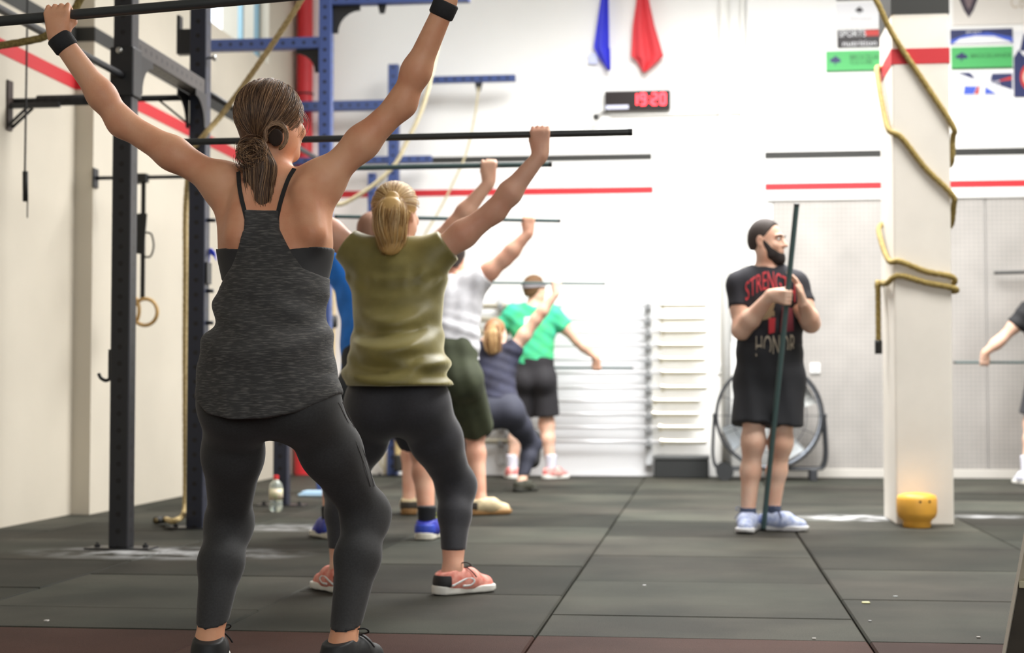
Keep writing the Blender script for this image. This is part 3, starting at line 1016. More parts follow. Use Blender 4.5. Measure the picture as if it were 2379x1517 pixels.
poster(2214, -90, 2380, 60, 'cream banner with a dark shield crest right of the column', K('cream_wall', (232, 226, 218)),
       [('poly', 0, 0, 1, 1, K('crest', (56, 44, 58)), [(.04 + p[0] * .36, .12 + p[1] * .8) for p in sh]), ('poly', 0, 0, 1, 1, K('crest_light', (128, 108, 112)), [(.13 + p[0] * .18, .25 + p[1] * .5) for p in sh]), ('text', .8, .25, 1.0, .45, K('tan', (205, 190, 170)), 'Co')])

# ------------------------------------------------------------------ barbell rack on the back wall
rkx = float(W(1507, 900, YB - .1)[0])
rk = empty('barbell_rack', (rkx, YB, 0), 'white wall rack holding a ladder of horizontal barbells', 'rack')
RO = (rkx, YB, 0)
yrow = [709, 740, 770, 802, 834, 865, 900, 931, 962, 993, 1026]
xa, xb_ = float(W(1106, 900, YB)[0]), float(W(1516, 900, YB)[0])
MB(RO).box((xa, YB - .05, 0.0), (xb_, YB - .002, float(W(1400, 688, YB)[2]))).build('backing_board', mat('white_board', (243, 244, 246), .4), rk, bevel=.004)
for px in (1507, 1165):
    xx = float(W(px, 900, YB - .09)[0])
    MB(RO).box((xx - .03, YB - .11, .1), (xx + .03, YB - .05, float(W(1400, 690, YB)[2]))).build('upright', mat('grey_upright', (206, 208, 210), .4), rk, bevel=.004)
    for py in yrow:
        z = float(W(px, py, YB - .15)[2])
        MB(RO).prism([(xx - .02, YB - .11, z - .05), (xx - .02, YB - .19, z - .035), (xx - .02, YB - .2, z + .012), (xx - .02, YB - .185, z + .012), (xx - .02, YB - .18, z - .016), (xx - .02, YB - .11, z - .016)], (.04, 0, 0)).build('hook', mat('grey_hook', (158, 160, 162), .5), rk)
M_chrome = mat('bar_chrome', (232, 232, 234), .35, .35)
M_sleeve = mat('bar_sleeve', (214, 208, 190), .3, .7)
ordn = ['topmost', 'second', 'third', 'fourth', 'fifth', 'sixth', 'seventh', 'eighth', 'ninth', 'tenth', 'lowest']
proto = None
for i, py in enumerate(yrow):
    z = float(W(1500, py, YB - .15)[2])
    xr = float(W(1530 + [6, 4, 6, 0, 2, 6, 6, -12, -14, 0, 4][i], 900, YB - .15)[0])
    if proto is None:
        e0 = empty('barbell', (xr, YB - .15, z), 'x', 'barbell', 'barbells on the wall rack')
        a0 = MB().tube([(-1.31, 0, 0), (0, 0, 0)], .0145, 12).build('shaft', M_chrome, e0, True)
        a1 = MB().lathe((0, 0, 0), [(.038, 0), (.038, .03), (.025, .03), (.025, .40), (.02, .405)], 16, (1, 0, 0)).build('sleeve', M_sleeve, e0, auto=True)
        a2 = MB().lathe((-1.31, 0, 0), [(.038, 0), (.038, .03), (.025, .03), (.025, .40), (.02, .405)], 16, (-1, 0, 0)).build('sleeve', M_sleeve, e0, auto=True)
        proto = e0
        cur = e0
    else:
        cur = proto.copy(); COL.objects.link(cur); cur.location = (xr, YB - .15, z)
        for ch in (a0, a1, a2):
            q = ch.copy(); COL.objects.link(q); q.parent = cur
    cur['label'] = '%s barbell counted from the top of the white wall rack' % ordn[i]
# black box on the floor under the sleeves
bx = empty('storage_box', (xs(1582), YB - .2, 0), 'low black box on the floor under the barbell ends', 'box')
BO = (xs(1582), YB - .2, 0)
MB(BO).box((xs(1520), YB - .35, 0), (xs(1643), YB - .05, float(W(1580, 1066, YB - .3)[2]))).build('box_body', mat('box_black', (40, 42, 42), .6), bx, bevel=.01)
MB(BO).box((xs(1518), YB - .36, float(W(1580, 1066, YB - .3)[2])), (xs(1645), YB - .04, float(W(1580, 1059, YB - .3)[2]))).build('lid', mat('box_lid', (90, 92, 92), .5), bx, bevel=.004)

# ------------------------------------------------------------------ drum fan
YF = YB - .55
fc = W(1786, 965, YF)
fa = empty('drum_fan', (fc[0], YF, 0), 'large round drum fan on wheels behind the coach', 'fan')
FO = (fc[0], YF, 0)
M_fan = mat('fan_black', (52, 54, 58), .45)
M_fan_in = mat('fan_pale_shell', (206, 216, 232), .4)
Rf = 117 / sc_at(YF)
n = 40
mb = MB(FO)
prof = [(Rf, -.14), (Rf + .012, -.14), (Rf + .012, .14), (Rf, .14)]
vs, fs = [], []
for (r, h) in prof:
    for k in range(n):
        a = 2 * math.pi * k / n
        vs.append((fc[0] + r * math.cos(a), YF + h, fc[2] + r * math.sin(a)))
for i in range(4):
    for k in range(n):
        fs.append((i * n + k, i * n + (k + 1) % n, ((i + 1) % 4) * n + (k + 1) % n, ((i + 1) % 4) * n + k))
mb.add(vs, fs).build('drum', M_fan_in, fa, auto=True)
for yy in (-.145, .145):
    MB(FO).torus((fc[0], YF + yy, fc[2]), Rf + .008, .014, (0, 1, 0), 48).build('rim', M_fan, fa, True)
for k in range(6):
    R_k = Rf * (k + 1) / 7
    if k % 2 == 0:
        MB(FO).torus((fc[0], YF - .15, fc[2]), R_k, .003, (0, 1, 0), 40, 6).build('guard_ring', M_fan, fa, True)
for k in range(8):
    a = math.pi * k / 8
    dv = np.array([math.cos(a), 0, math.sin(a)])
    MB(FO).tube([np.array([fc[0], YF - .15, fc[2]]) - dv * Rf, np.array([fc[0], YF - .15, fc[2]]) + dv * Rf], .003, 6).build('guard_spoke', M_fan, fa, True)
MB(FO).lathe((fc[0], YF - .02, fc[2]), [(.05, -.08), (.09, -.06), (.09, .1), (.05, .12)], 20, (0, 1, 0)).build('motor', M_fan, fa, True)
for k in range(4):
    a = math.pi * k / 2 + .5
    d_, t_ = np.array([math.cos(a), 0, math.sin(a)]), np.array([-math.sin(a), 0, math.cos(a)])
    c_ = np.array([fc[0], YF, fc[2]])
    mb = MB(FO)
    q = [c_ + d_ * .08 - t_ * .04 + np.array([0, -.03, 0]), c_ + d_ * .08 + t_ * .04 + np.array([0, .03, 0]),
         c_ + d_ * (Rf - .03) + t_ * .13 + np.array([0, .05, 0]), c_ + d_ * (Rf - .03) - t_ * .10 + np.array([0, -.05, 0])]
    mb.prism(q, (0, .006, 0)).build('blade', mat('fan_blade', (178, 180, 178), .4, .3), fa)
for sx in (-1, 1):
    xo = fc[0] + sx * (Rf + .035)
    for yy in (-.12, .12):
        P = spline([(xo - sx * .01, YF + yy, fc[2]), (xo, YF + yy, fc[2] - .15), (xo + sx * .005, YF + yy, .22), (xo - sx * .02, YF + yy, .12), (xo - sx * .10, YF + yy, .10), (fc[0], YF + yy, .10)], 6)
        MB(FO).tube(P, .014, 10).build('frame_rail', M_fan, fa, True)
    MB(FO).tube([(xo - sx * .01, YF - .14, fc[2]), (xo - sx * .01, YF + .14, fc[2])], .02, 10).build('pivot', M_fan, fa, True)
for yy in (-.13, .13):
    xw = fc[0] - Rf + .06
    MB(FO).lathe((xw, YF + yy - .02, .075), [(.05, 0), (.075, 0), (.075, .04), (.05, .04)], 20, (0, 1, 0)).build('wheel', mat('fan_tyre', (40, 42, 44), .7), fa, auto=True)
    MB(FO).box((fc[0] + Rf - .1, YF + yy - .02, 0), (fc[0] + Rf - .04, YF + yy + .02, .1)).build('foot', M_fan, fa, bevel=.006)

for px, py in ((1893, 856), (1678, 858)):
    c_ = W(px, py, YR if px > 1800 else YB)
    yy = c_[1] - (.03 if px > 1800 else 0)
    s_ = empty('wall_socket', (c_[0], yy, c_[2]), 'white socket on the wall just %s of the fan' % ('right' if px > 1800 else 'left'), 'socket')
    MB(s_.location).box((c_[0] - .045, yy - .02, c_[2] - .045), (c_[0] + .045, yy, c_[2] + .045)).build('plate', mat('socket_white', (240, 240, 238), .4), s_, bevel=.008)
    MB(s_.location).lathe((c_[0], yy - .02, c_[2]), [(.026, 0), (.024, .004)], 16, (0, -1, 0)).build('insert', mat('socket_grey', (205, 208, 205), .4), s_)

# ------------------------------------------------------------------ small things on the floor
# yellow kettlebell against the column
kb_ = G(2128, 1221)
ky = CY0 - .125
kc = W(2130, 1180, ky)
ke = empty('kettlebell', (kc[0], ky, 0), 'yellow kettlebell standing at the foot of the column', 'kettlebell')
KO = (kc[0], ky, 0)
s_ = sc_at(ky)
M_kb = mat('yellow_kettlebell_paint', (240, 178, 70), .45, noise=.12, nscale=6)
Rk = 45 / s_
MB(KO).lathe((kc[0], ky, 0), [(.072, 0), (.076, .004), (.076, .03), (.08, .04), (Rk * .93, .06), (Rk, .085), (Rk, .155), (Rk * .93, .178), (Rk * .6, .19), (.02, .195)], 36).build('bell', M_kb, ke, True)
P = spline([(kc[0] - .05, ky + .02, .17), (kc[0] - .062, ky + .03, .22), (kc[0] - .045, ky + .03, .262), (kc[0], ky + .03, .27), (kc[0] + .045, ky + .03, .262), (kc[0] + .062, ky + .03, .22), (kc[0] + .05, ky + .02, .17)], 6)
for px in (2138, 2160):
    q = W(px, 1166, ky - Rk)
    MB(KO).lathe((q[0], ky - math.sqrt(max(0, Rk ** 2 - (q[0] - kc[0]) ** 2)) + .004, q[2]), [(.009, 0), (.006, .006)], 10, (0, -1, 0)).build('rivet', mat('kb_mark', (80, 50, 16), .6), ke)

# water bottle at the third post
bp_ = G(641, 1189)
be = empty('water_bottle', (bp_[0], bp_[1], 0), 'clear plastic water bottle with a red cap by the rig post', 'bottle')
BO = (bp_[0], bp_[1], 0)
M_pet = mat('clear_plastic', (225, 235, 228), .12, trans=.75, spec=.5)
MB(BO).lathe((bp_[0], bp_[1], 0), [(.03, 0), (.041, .006), (.042, .05), (.039, .06), (.042, .07), (.042, .15), (.036, .175), (.018, .197), (.014, .2), (.014, .212)], 24).build('bottle_body', M_pet, be, True)
MB(BO).lathe((bp_[0], bp_[1], .205), [(.017, 0), (.017, .022), (.014, .024)], 20).build('cap', mat('red_cap', (225, 50, 55), .4), be, auto=True)
MB(BO).lathe((bp_[0], bp_[1], .075), [(.0426, 0), (.0426, .07)], 24).build('label', mat('bottle_label', (236, 214, 196), .5, noise=.3, nscale=25, rgb2=(190, 205, 150)), be, True)
# light blue cloth
tb = G(730, 1152)
mb = MB((tb[0], tb[1], 0))
for i, (dx, dy, sx, sy, h) in enumerate(((0, 0, .1, .09, .02), (.01, .01, .09, .08, .036))):
    mb.box((tb[0] - sx + dx, tb[1] - sy + dy, 0 if i == 0 else .02), (tb[0] + sx + dx, tb[1] + sy + dy, h))
tag(mb.build('folded_towel', mat('pale_blue_towel', (170, 200, 222), .9, bump=.3, bscale=150), bevel=.012), 'small pale blue folded towel on the floor by the man in blue shoes', 'towel')
# cream jug and small bits between the legs
jb = G(907, 1104)
je = empty('plastic_jug', (jb[0], jb[1], 0), 'cream plastic jug on the floor by the back wall', 'jug')
JO = (jb[0], jb[1], 0)
MB(JO).lathe((jb[0], jb[1], 0), [(.05, 0), (.065, .01), (.065, .16), (.05, .2), (.025, .225), (.022, .25)], 24).build('jug_body', mat('cream_plastic', (232, 228, 200), .4), je, True)
MB(JO).lathe((jb[0], jb[1], .25), [(.026, 0), (.026, .025)], 16).build('cap', M_white, je, auto=True)
MB(JO).tube(spline([(jb[0] - .05, jb[1], .2), (jb[0] - .09, jb[1], .18), (jb[0] - .09, jb[1], .1), (jb[0] - .06, jb[1], .07)], 5), .01, 8).build('handle', MATS['cream_plastic'], je, True)
# litter
for (px, py, sx, sy, c_, lb) in ((2011, 1401, .014, .02, (205, 200, 150), 'scrap of pale yellow paper on the floor at the right'), (1497, 1361, .006, .008, (225, 225, 225), 'white crumb on the floor in front of the pale mat'),
                                (2080, 1387, .008, .006, (200, 205, 205), 'tiny grey crumb right of the paper scrap'), (108, 1443, .007, .008, (210, 205, 200), 'white crumb on the floor at the left'),
                                (1891, 1485, .006, .006, (200, 195, 190), 'crumb on the red brown mats'), (2273, 1482, .006, .007, (190, 185, 180), 'crumb on the red brown mats by the wooden shelf'),
                                (2021, 1444, .005, .005, (200, 200, 200), 'speck below the paper scrap')):
    q = G(px, py)
    o = MB((q[0], q[1], 0)).prism([(q[0] - sx, q[1] - sy * .8, .0005), (q[0] + sx, q[1] - sy, .0005), (q[0] + sx * .9, q[1] + sy, .0005), (q[0] - sx * .8, q[1] + sy * .7, .0005)], (0, 0, .0035))
    tag(o.build('paper_scrap', mat('scrap_%d' % px, c_, .8)), lb, 'litter')

# blue ribbon on the second post
rb = W(487, 592, YP[1] + .05)
o = MB(rb).prism([W(481, 580, YP[1] + .05), W(490, 576, YP[1] + .05), W(499, 585, YP[1] + .05), W(502, 606, YP[1] + .05), W(496, 596, YP[1] + .05), W(488, 590, YP[1] + .05), W(486, 610, YP[1] + .05), W(480, 608, YP[1] + .05)], (0, .012, 0)).build('ribbon', mat('blue_ribbon', (50, 70, 215), .6), bevel=.003)
tag(o, 'small blue ribbon hanging at the second rig post', 'ribbon')
q = W(773, 748, 12.55)
o = MB(q).lathe((q[0], 12.52, q[2] - .05), [(.03, 0), (.045, .01), (.045, .09), (.03, .1)], 16).build('rope_weight', mat('black_rubber_weight', (34, 34, 34), .6), None, True)
tag(o, 'black rubber sleeve on the rope behind the blue shirt', 'sleeve')

# wooden shelf unit at the right edge
Y0 = 4.15
M_ply = mat('plywood_face', (150, 138, 110), .6, noise=.15, nscale=14, stretch=(1, 1, 6))
M_ply_edge = mat('plywood_edge', (214, 205, 188), .6)
M_ply_dark = mat('dark_ply', (64, 58, 50), .7, noise=.2, nscale=10)  # dark mottled brown for the panel below the ledge
g0 = W(2322, 1548, Y0)
g1 = W(2379, 1235, Y0)
sl = (g1[0] - g0[0]) / (g1[2] - g0[2])
H = .62
xb0 = g0[0] + sl * (0 - g0[2])
xt = xb0 + sl * H
wn = .9
e = empty('plyo_shelf', (xb0, Y0, 0), 'tapered plywood plyo box with an open shelf at the right edge', 'plyo box', None, math.radians(-22))
PO = (xb0, Y0, 0)
t = .008
th = .42
MB(PO).prism([(xb0, Y0, 0), (xb0 + t, Y0, 0), (xt + t, Y0, H), (xt, Y0, H)], (0, th, 0)).build('side_panel', M_ply_edge, e)
MB(PO).prism([(xb0 + wn, Y0, 0), (xb0 + wn - t, Y0, 0), (xb0 + wn - sl * H - t, Y0, H), (xb0 + wn - sl * H, Y0, H)], (0, th, 0)).build('side_panel', M_ply_edge, e)
zm = float(W(2366, 1347, Y0)[2])
xm_ = xb0 + sl * zm
MB(PO).prism([(xb0 + t, Y0 + .012, 0), (xb0 + wn - t, Y0 + .012, 0), (xb0 + wn - sl * zm - t, Y0 + .012, zm - .01), (xm_ + t, Y0 + .012, zm - .01)], (0, .015, 0)).build('lower_front', M_ply_dark, e)
MB(PO).box((xm_ + t, Y0 + .002, zm - .018), (xb0 + wn - sl * zm - t, Y0 + .2, zm)).build('ledge', mat('ledge_ply', (196, 188, 160), .6), e, bevel=.002)
MB(PO).prism([(xm_ + t + .002, Y0 + .18, zm), (xb0 + wn - sl * zm - t, Y0 + .18, zm), (xb0 + wn - sl * H - t, Y0 + .18, H), (xt + t, Y0 + .18, H)], (0, .015, 0)).build('upper_panel', M_ply, e)
MB(PO).box((xt, Y0, H), (xb0 + wn - sl * H, Y0 + th, H + .015)).build('top', M_ply, e, bevel=.002)

# ------------------------------------------------------------------ people: implicit bodies
f32 = np.float32


class Field:
    def __init__(self, lo, hi, h):
        self.lo, self.h = np.asarray(lo, float), h
        self.n = np.maximum(4, np.ceil((np.asarray(hi) - self.lo) / h).astype(int) + 1)
        self.ax = [(self.lo[i] + np.arange(self.n[i]) * h).astype(f32) for i in range(3)]

    def sl(self, lo, hi):
        a = np.clip(np.floor((np.asarray(lo) - self.lo) / self.h).astype(int), 0, self.n)
        b = np.clip(np.ceil((np.asarray(hi) - self.lo) / self.h).astype(int) + 1, 0, self.n)
        return tuple(slice(int(p), int(q)) for p, q in zip(a, b))

    def xyz(self, s=None):
        s = s or (slice(None),) * 3
        return self.ax[0][s[0]][:, None, None], self.ax[1][s[1]][None, :, None], self.ax[2][s[2]][None, None, :]


def cone(a, b, r1, r2, k=.02, flat=None, clip=None, sub=False):
    return dict(t='c', a=np.asarray(a, float), b=np.asarray(b, float), r1=r1, r2=r2, k=k, flat=flat, clip=clip, sub=sub)


def ell(c, r, R=None, k=.02, sub=False):
    return dict(t='e', a=np.asarray(c, float), r=np.asarray(r, float), R=np.eye(3) if R is None else R, k=k, sub=sub)


def bounds(pr):
    if pr['t'] == 'c':
        m = max(pr['r1'], pr['r2'])
        return np.minimum(pr['a'], pr['b']) - m, np.maximum(pr['a'], pr['b']) + m
    m = max(pr['r'])
    return pr['a'] - m, pr['a'] + m


def evaluate(F, prims, grow=0.0):
    d = np.full(tuple(F.n), 0.6, f32)
    for pr in prims:
        lo, hi = bounds(pr)
        m = pr['k'] + 3 * F.h + grow
        s = F.sl(lo - m, hi + m)
        if any(q.start >= q.stop for q in s):
            continue
        X, Y, Z = F.xyz(s)
        a = pr['a'].astype(f32)
        x, y, z = X - a[0], Y - a[1], Z - a[2]
        if pr['t'] == 'c':
            ba = (pr['b'] - pr['a']).astype(f32)
            bb = f32(max(1e-9, float(ba @ ba)))
            t = np.clip((x * ba[0] + y * ba[1] + z * ba[2]) / bb, 0, 1)
            dx, dy, dz = x - t * ba[0], y - t * ba[1], z - t * ba[2]
            q = dx * dx + dy * dy + dz * dz
            if pr['flat'] is not None:
                fv, sf = pr['flat']
                g = dx * f32(fv[0]) + dy * f32(fv[1]) + dz * f32(fv[2])
                q = q + f32(sf * sf - 1) * g * g
            v = np.sqrt(q) - (f32(pr['r1']) + t * f32(pr['r2'] - pr['r1']))
            if pr['clip'] is not None:
                cp, cd = pr['clip']
                pl = (X - f32(cp[0])) * f32(cd[0]) + (Y - f32(cp[1])) * f32(cd[1]) + (Z - f32(cp[2])) * f32(cd[2])
                v = np.maximum(v, pl)
        else:
            R, r = pr['R'], pr['r']
            k0 = k1 = 0
            for i in range(3):
                l = x * f32(R[0, i]) + y * f32(R[1, i]) + z * f32(R[2, i])
                k0 = k0 + (l / f32(r[i])) ** 2
                k1 = k1 + (l / f32(r[i] ** 2)) ** 2
            k0 = np.sqrt(k0)
            v = k0 * (k0 - 1) / np.maximum(np.sqrt(k1), f32(1e-6))
        k = f32(max(pr['k'], 1e-5))
        o = d[s]
        if pr['sub']:
            v = -v
            hh = np.maximum(k - np.abs(o - v), 0) / k
            d[s] = np.maximum(o, v) + hh * hh * k * f32(.25)
        else:
            hh = np.maximum(k - np.abs(o - v), 0) / k
            d[s] = np.minimum(o, v) - hh * hh * k * f32(.25)
    return d


def nets(F, d, smooth=1):
    """naive surface nets -> verts, quads"""
    neg = d < 0
    if not neg.any():
        return np.zeros((0, 3)), np.zeros((0, 4), int)
    idx = np.argwhere(neg)
    lo = np.maximum(idx.min(0) - 2, 0)
    hi = np.minimum(idx.max(0) + 3, np.array(d.shape))
    s = tuple(slice(a, b) for a, b in zip(lo, hi))
    d = np.pad(d[s], 1, constant_values=1.0)
    neg = d < 0
    cnt = np.zeros(tuple(np.array(d.shape) - 1), np.int8)
    for i in (0, 1):
        for j in (0, 1):
            for k in (0, 1):
                cnt += neg[i:d.shape[0] - 1 + i, j:d.shape[1] - 1 + j, k:d.shape[2] - 1 + k]
    act = (cnt > 0) & (cnt < 8)
    cell = np.argwhere(act)
    num = np.full(act.shape, -1, np.int32)
    num[act] = np.arange(len(cell))
    cv = np.zeros((len(cell), 8), f32)
    corners = [(i, j, k) for i in (0, 1) for j in (0, 1) for k in (0, 1)]
    for n, (i, j, k) in enumerate(corners):
        cv[:, n] = d[cell[:, 0] + i, cell[:, 1] + j, cell[:, 2] + k]
    acc = np.zeros((len(cell), 3), f32)
    w = np.zeros(len(cell), f32)
    for p in range(8):
        for q in range(p + 1, 8):
            a, b = np.array(corners[p]), np.array(corners[q])
            if np.abs(a - b).sum() != 1:
                continue
            va, vb = cv[:, p], cv[:, q]
            m = (va < 0) != (vb < 0)
            t = np.where(m, va / np.where(m, va - vb, 1), 0)
            pt = a[None, :] + t[:, None] * (b - a)[None, :]
            acc += np.where(m[:, None], pt, 0)
            w += m
    V = (cell + acc / w[:, None] - 1 + lo) * F.h + F.lo
    quads = []
    for ax in range(3):
        o1, o2 = [(1, 2), (2, 0), (0, 1)][ax]
        sh = [slice(1, -1)] * 3
        A = [slice(None)] * 3
        A[ax] = slice(0, -1)
        Bs = [slice(None)] * 3
        Bs[ax] = slice(1, None)
        n0, n1 = neg[tuple(A)], neg[tuple(Bs)]
        ed = np.argwhere(n0 != n1)
        ok = (ed[:, o1] > 0) & (ed[:, o2] > 0) & (ed[:, o1] < act.shape[o1]) & (ed[:, o2] < act.shape[o2])
        ed = ed[ok]
        inside0 = n0[ed[:, 0], ed[:, 1], ed[:, 2]]
        q = []
        for (da, db) in ((0, 0), (-1, 0), (-1, -1), (0, -1)):
            c = ed.copy()
            c[:, o1] += da
            c[:, o2] += db
            q.append(num[c[:, 0], c[:, 1], c[:, 2]])
        q = np.stack(q, 1)
        q = np.where(inside0[:, None], q, q[:, ::-1])
        quads.append(q)
    Q = np.concatenate(quads)
    Q = Q[(Q >= 0).all(1)]
    for _ in range(smooth):
        e = np.concatenate([Q[:, [0, 1]], Q[:, [1, 2]], Q[:, [2, 3]], Q[:, [3, 0]]])
        nb = np.bincount(e[:, 0], minlength=len(V)).astype(float)
        M = np.stack([np.bincount(e[:, 0], V[e[:, 1], i], minlength=len(V)) for i in range(3)], 1) / np.maximum(nb, 1)[:, None]
        V = V * .45 + M * .55
    return V, Q


def np_mesh(name, V, Q, m, org):
    me = bpy.data.meshes.new(name)
    me.vertices.add(len(V))
    me.vertices.foreach_set('co', (V - np.asarray(org)).astype(f32).ravel())
    me.loops.add(Q.size)
    me.loops.foreach_set('vertex_index', Q.astype(np.int32).ravel())
    me.polygons.add(len(Q))
    me.polygons.foreach_set('loop_start', np.arange(0, Q.size, 4, dtype=np.int32))
    me.polygons.foreach_set('loop_total', np.full(len(Q), 4, np.int32))
    me.polygons.foreach_set('use_smooth', np.ones(len(Q), bool))
    me.materials.append(m)
    me.update(calc_edges=True)
    me.validate()
    return me


def perp(v, u):
    v = np.asarray(v, float)
    return v - u * np.dot(v, u)


def grip(bc, u, el, back, rb, s=1.0, k=.006, wl=.082, wb=.016):
    """a hand closed round a bar: bc bar point, u along the bar towards the index finger, el elbow. returns wrist, prims"""
    u = nrm(u)
    w = nrm(perp(bc - el, u))
    b = np.cross(u, w)
    if np.dot(b, back) < 0:
        b = -b
    wr = bc - w * wl * s + b * wb * s
    P = []
    off = np.array([1.5, .5, -.5, -1.5]) * .0196 * s
    ln = [.96, 1.0, .97, .86]
    for o, l in zip(off, ln):
        m = bc + u * o + b * (rb + .012 * s) + w * .006 * s
        P.append(cone(wr + u * o * .55 + w * .012 * s, m, .0165 * s, .0108 * s, .010))
        p1 = bc + u * o + b * .009 * s + w * (rb + .0125 * s * l)
        p2 = bc + u * o - b * (rb + .010 * s) + w * .006 * s
        p3 = bc + u * o * .97 - b * (rb + .005 * s) - w * .016 * s * l
        P.append(cone(m, p1, .0102 * s, .0088 * s, .003))
        P.append(cone(p1, p2, .0087 * s, .0082 * s, .002))
        P.append(cone(p2, p3, .0082 * s, .0074 * s, .002))
    t0 = wr + u * .020 * s + w * .022 * s - b * .004 * s
    t1 = bc + u * .036 * s - w * .020 * s - b * .002 * s
    t2 = bc + u * .030 * s - w * (rb * .7) - b * (rb + .010 * s)
    t3 = bc + u * .014 * s + w * .004 * s - b * (rb + .017 * s)
    P += [cone(t0, t1, .016 * s, .0125 * s, .010), cone(t1, t2, .0122 * s, .0105 * s, .004), cone(t2, t3, .0102 * s, .0088 * s, .003)]
    P.append(cone(wr - w * .01 * s, wr + w * .03 * s, .024 * s, .028 * s, .014, flat=(b, 1.35)))
    return wr, P


def head_frame(face):
    f = nrm(face)
    r = nrm(np.cross(f, (0, 0, 1)))
    u = np.cross(r, f)
    return np.stack([r, f, u], 1)      # columns: right, forward, up


def head_prims(c, R, s=1.0):
    def L(*v):
        return c + R @ (np.array(v) * s)

    P = [ell(L(0, -.012, .028), np.array([.076, .094, .088]) * s, R, .03),
         ell(L(0, .034, -.04), np.array([.058, .060, .074]) * s, R, .03),
         ell(L(0, .072, -.092), np.array([.026, .022, .020]) * s, R, .025),
         ell(L(.055, .01, -.06), np.array([.016, .035, .03]) * s, R, .03), ell(L(-.055, .01, -.06), np.array([.016, .035, .03]) * s, R, .03),
         ell(L(0, .080, .026), np.array([.050, .016, .012]) * s, R, .018),
         ell(L(.038, .070, -.024), np.array([.022, .02, .02]) * s, R, .02), ell(L(-.038, .070, -.024), np.array([.022, .02, .02]) * s, R, .02)]
    P += [ell(L(sx * .031, .098, .010), np.array([.019, .014, .012]) * s, R, .012, sub=True) for sx in (-1, 1)]
    P += [cone(L(0, .090, .016), L(0, .112, -.022), .008 * s, .0135 * s, .010),
          ell(L(.012, .100, -.026), np.array([.009, .010, .008]) * s, R, .006), ell(L(-.012, .100, -.026), np.array([.009, .010, .008]) * s, R, .006),
          ell(L(0, .094, -.052), np.array([.023, .009, .0055]) * s, R, .005), ell(L(0, .092, -.063), np.array([.020, .009, .006]) * s, R, .005)]
    for sx in (-1, 1):
        P.append(ell(L(sx * .076, -.008, -.002), np.array([.009, .020, .033]) * s, R, .008))
        P.append(ell(L(sx * .083, .000, -.002), np.array([.006, .010, .018]) * s, R, .004, sub=True))
    return P


MALE = dict(neck=.058, sh=.066, ua=(.055, .043), fa=(.046, .029), chest=.165, waist=.150, hip=.155, th=(.085, .058), calf=.058, ank=.037, s=1.0)
FEM = dict(neck=.048, sh=.056, ua=(.050, .040), fa=(.041, .0255), chest=.142, waist=.118, hip=.152, th=(.086, .057), calf=.053, ank=.034, s=.93)


def build_prims(J, B, fwd, back):
    """body prims in groups; J holds joints of sides a / b"""
    fl = (fwd, 1.42)
    T = [cone(J['pelvis'], J['waist'], B['hip'], B['waist'], .05, fl), cone(J['waist'], J['chest'], B['waist'], B['chest'], .05, fl),
         cone(J['chest'], J['chest'] * .45 + J['neck'] * .55, B['chest'], B['chest'] * .72, .05, (fwd, 1.6)),
         cone(J['neck'] - np.array([0, 0, .04]), J['head'] - np.array([0, 0, .05]) * B['s'] + fwd * .005, B['neck'] * 1.1, B['neck'], .03)]
    A, Lg = [], []
    for q in 'ab':
        sh, el, wr = J['sh' + q], J['el' + q], J['wr' + q]
        T.append(cone(J['neck'] - np.array([0, 0, .03]), sh, B['neck'] * .95, B['sh'] * .8, .05))
        T.append(cone(sh, J['waist'] * .55 + J['chest'] * .45 + (sh - J['neck']) * .32, B['sh'] * .85, .06, .06))
        A.append(ell(sh, np.array([1, 1, 1]) * B['sh'], None, .04))
        mid = sh * .5 + el * .5
        A.append(cone(sh, mid, B['ua'][0] * .98, B['ua'][0], .03))
        A.append(cone(mid, el, B['ua'][0], B['ua'][1], .03))
        fm = el * .68 + wr * .32
        A.append(cone(el, fm, B['ua'][1] * .98, B['fa'][0], .035))
        A.append(cone(fm, wr, B['fa'][0], B['fa'][1], .03))
        hp, kn, an = J['hip' + q], J['kn' + q], J['an' + q]
        Lg.append(ell(hp - fwd * .04 + np.array([0, 0, .012]), (.080, .086, .092), None, .075))
        tm = hp * .6 + kn * .4
        Lg.append(cone(hp, tm, B['th'][0] * 1.02, B['th'][0] * .95, .05))
        Lg.append(cone(tm, kn, B['th'][0] * .95, B['th'][1], .03))
        Lg.append(ell(kn + fwd * .008, np.array([.98, 1, 1.1]) * B['th'][1], None, .04))
        ct = B.get('ct', .34)
        cm = kn * (1 - ct) + an * ct - fwd * .012
        Lg.append(cone(kn, cm, B['th'][1] * 1.0, B['calf'], .05))
        Lg.append(cone(cm, an, B['calf'], B['ank'], .03))
        fd = J['ft' + q]
        Lg.append(cone(an, an * [1, 1, 0] + np.array([0, 0, .05]) - fd * .02, B['ank'], .036, .02))
        Lg.append(cone(an * [1, 1, 0] + np.array([0, 0, .045]), an * [1, 1, 0] + np.array([0, 0, .035]) + fd * .12, .035, .026, .03))
    return T, A, Lg


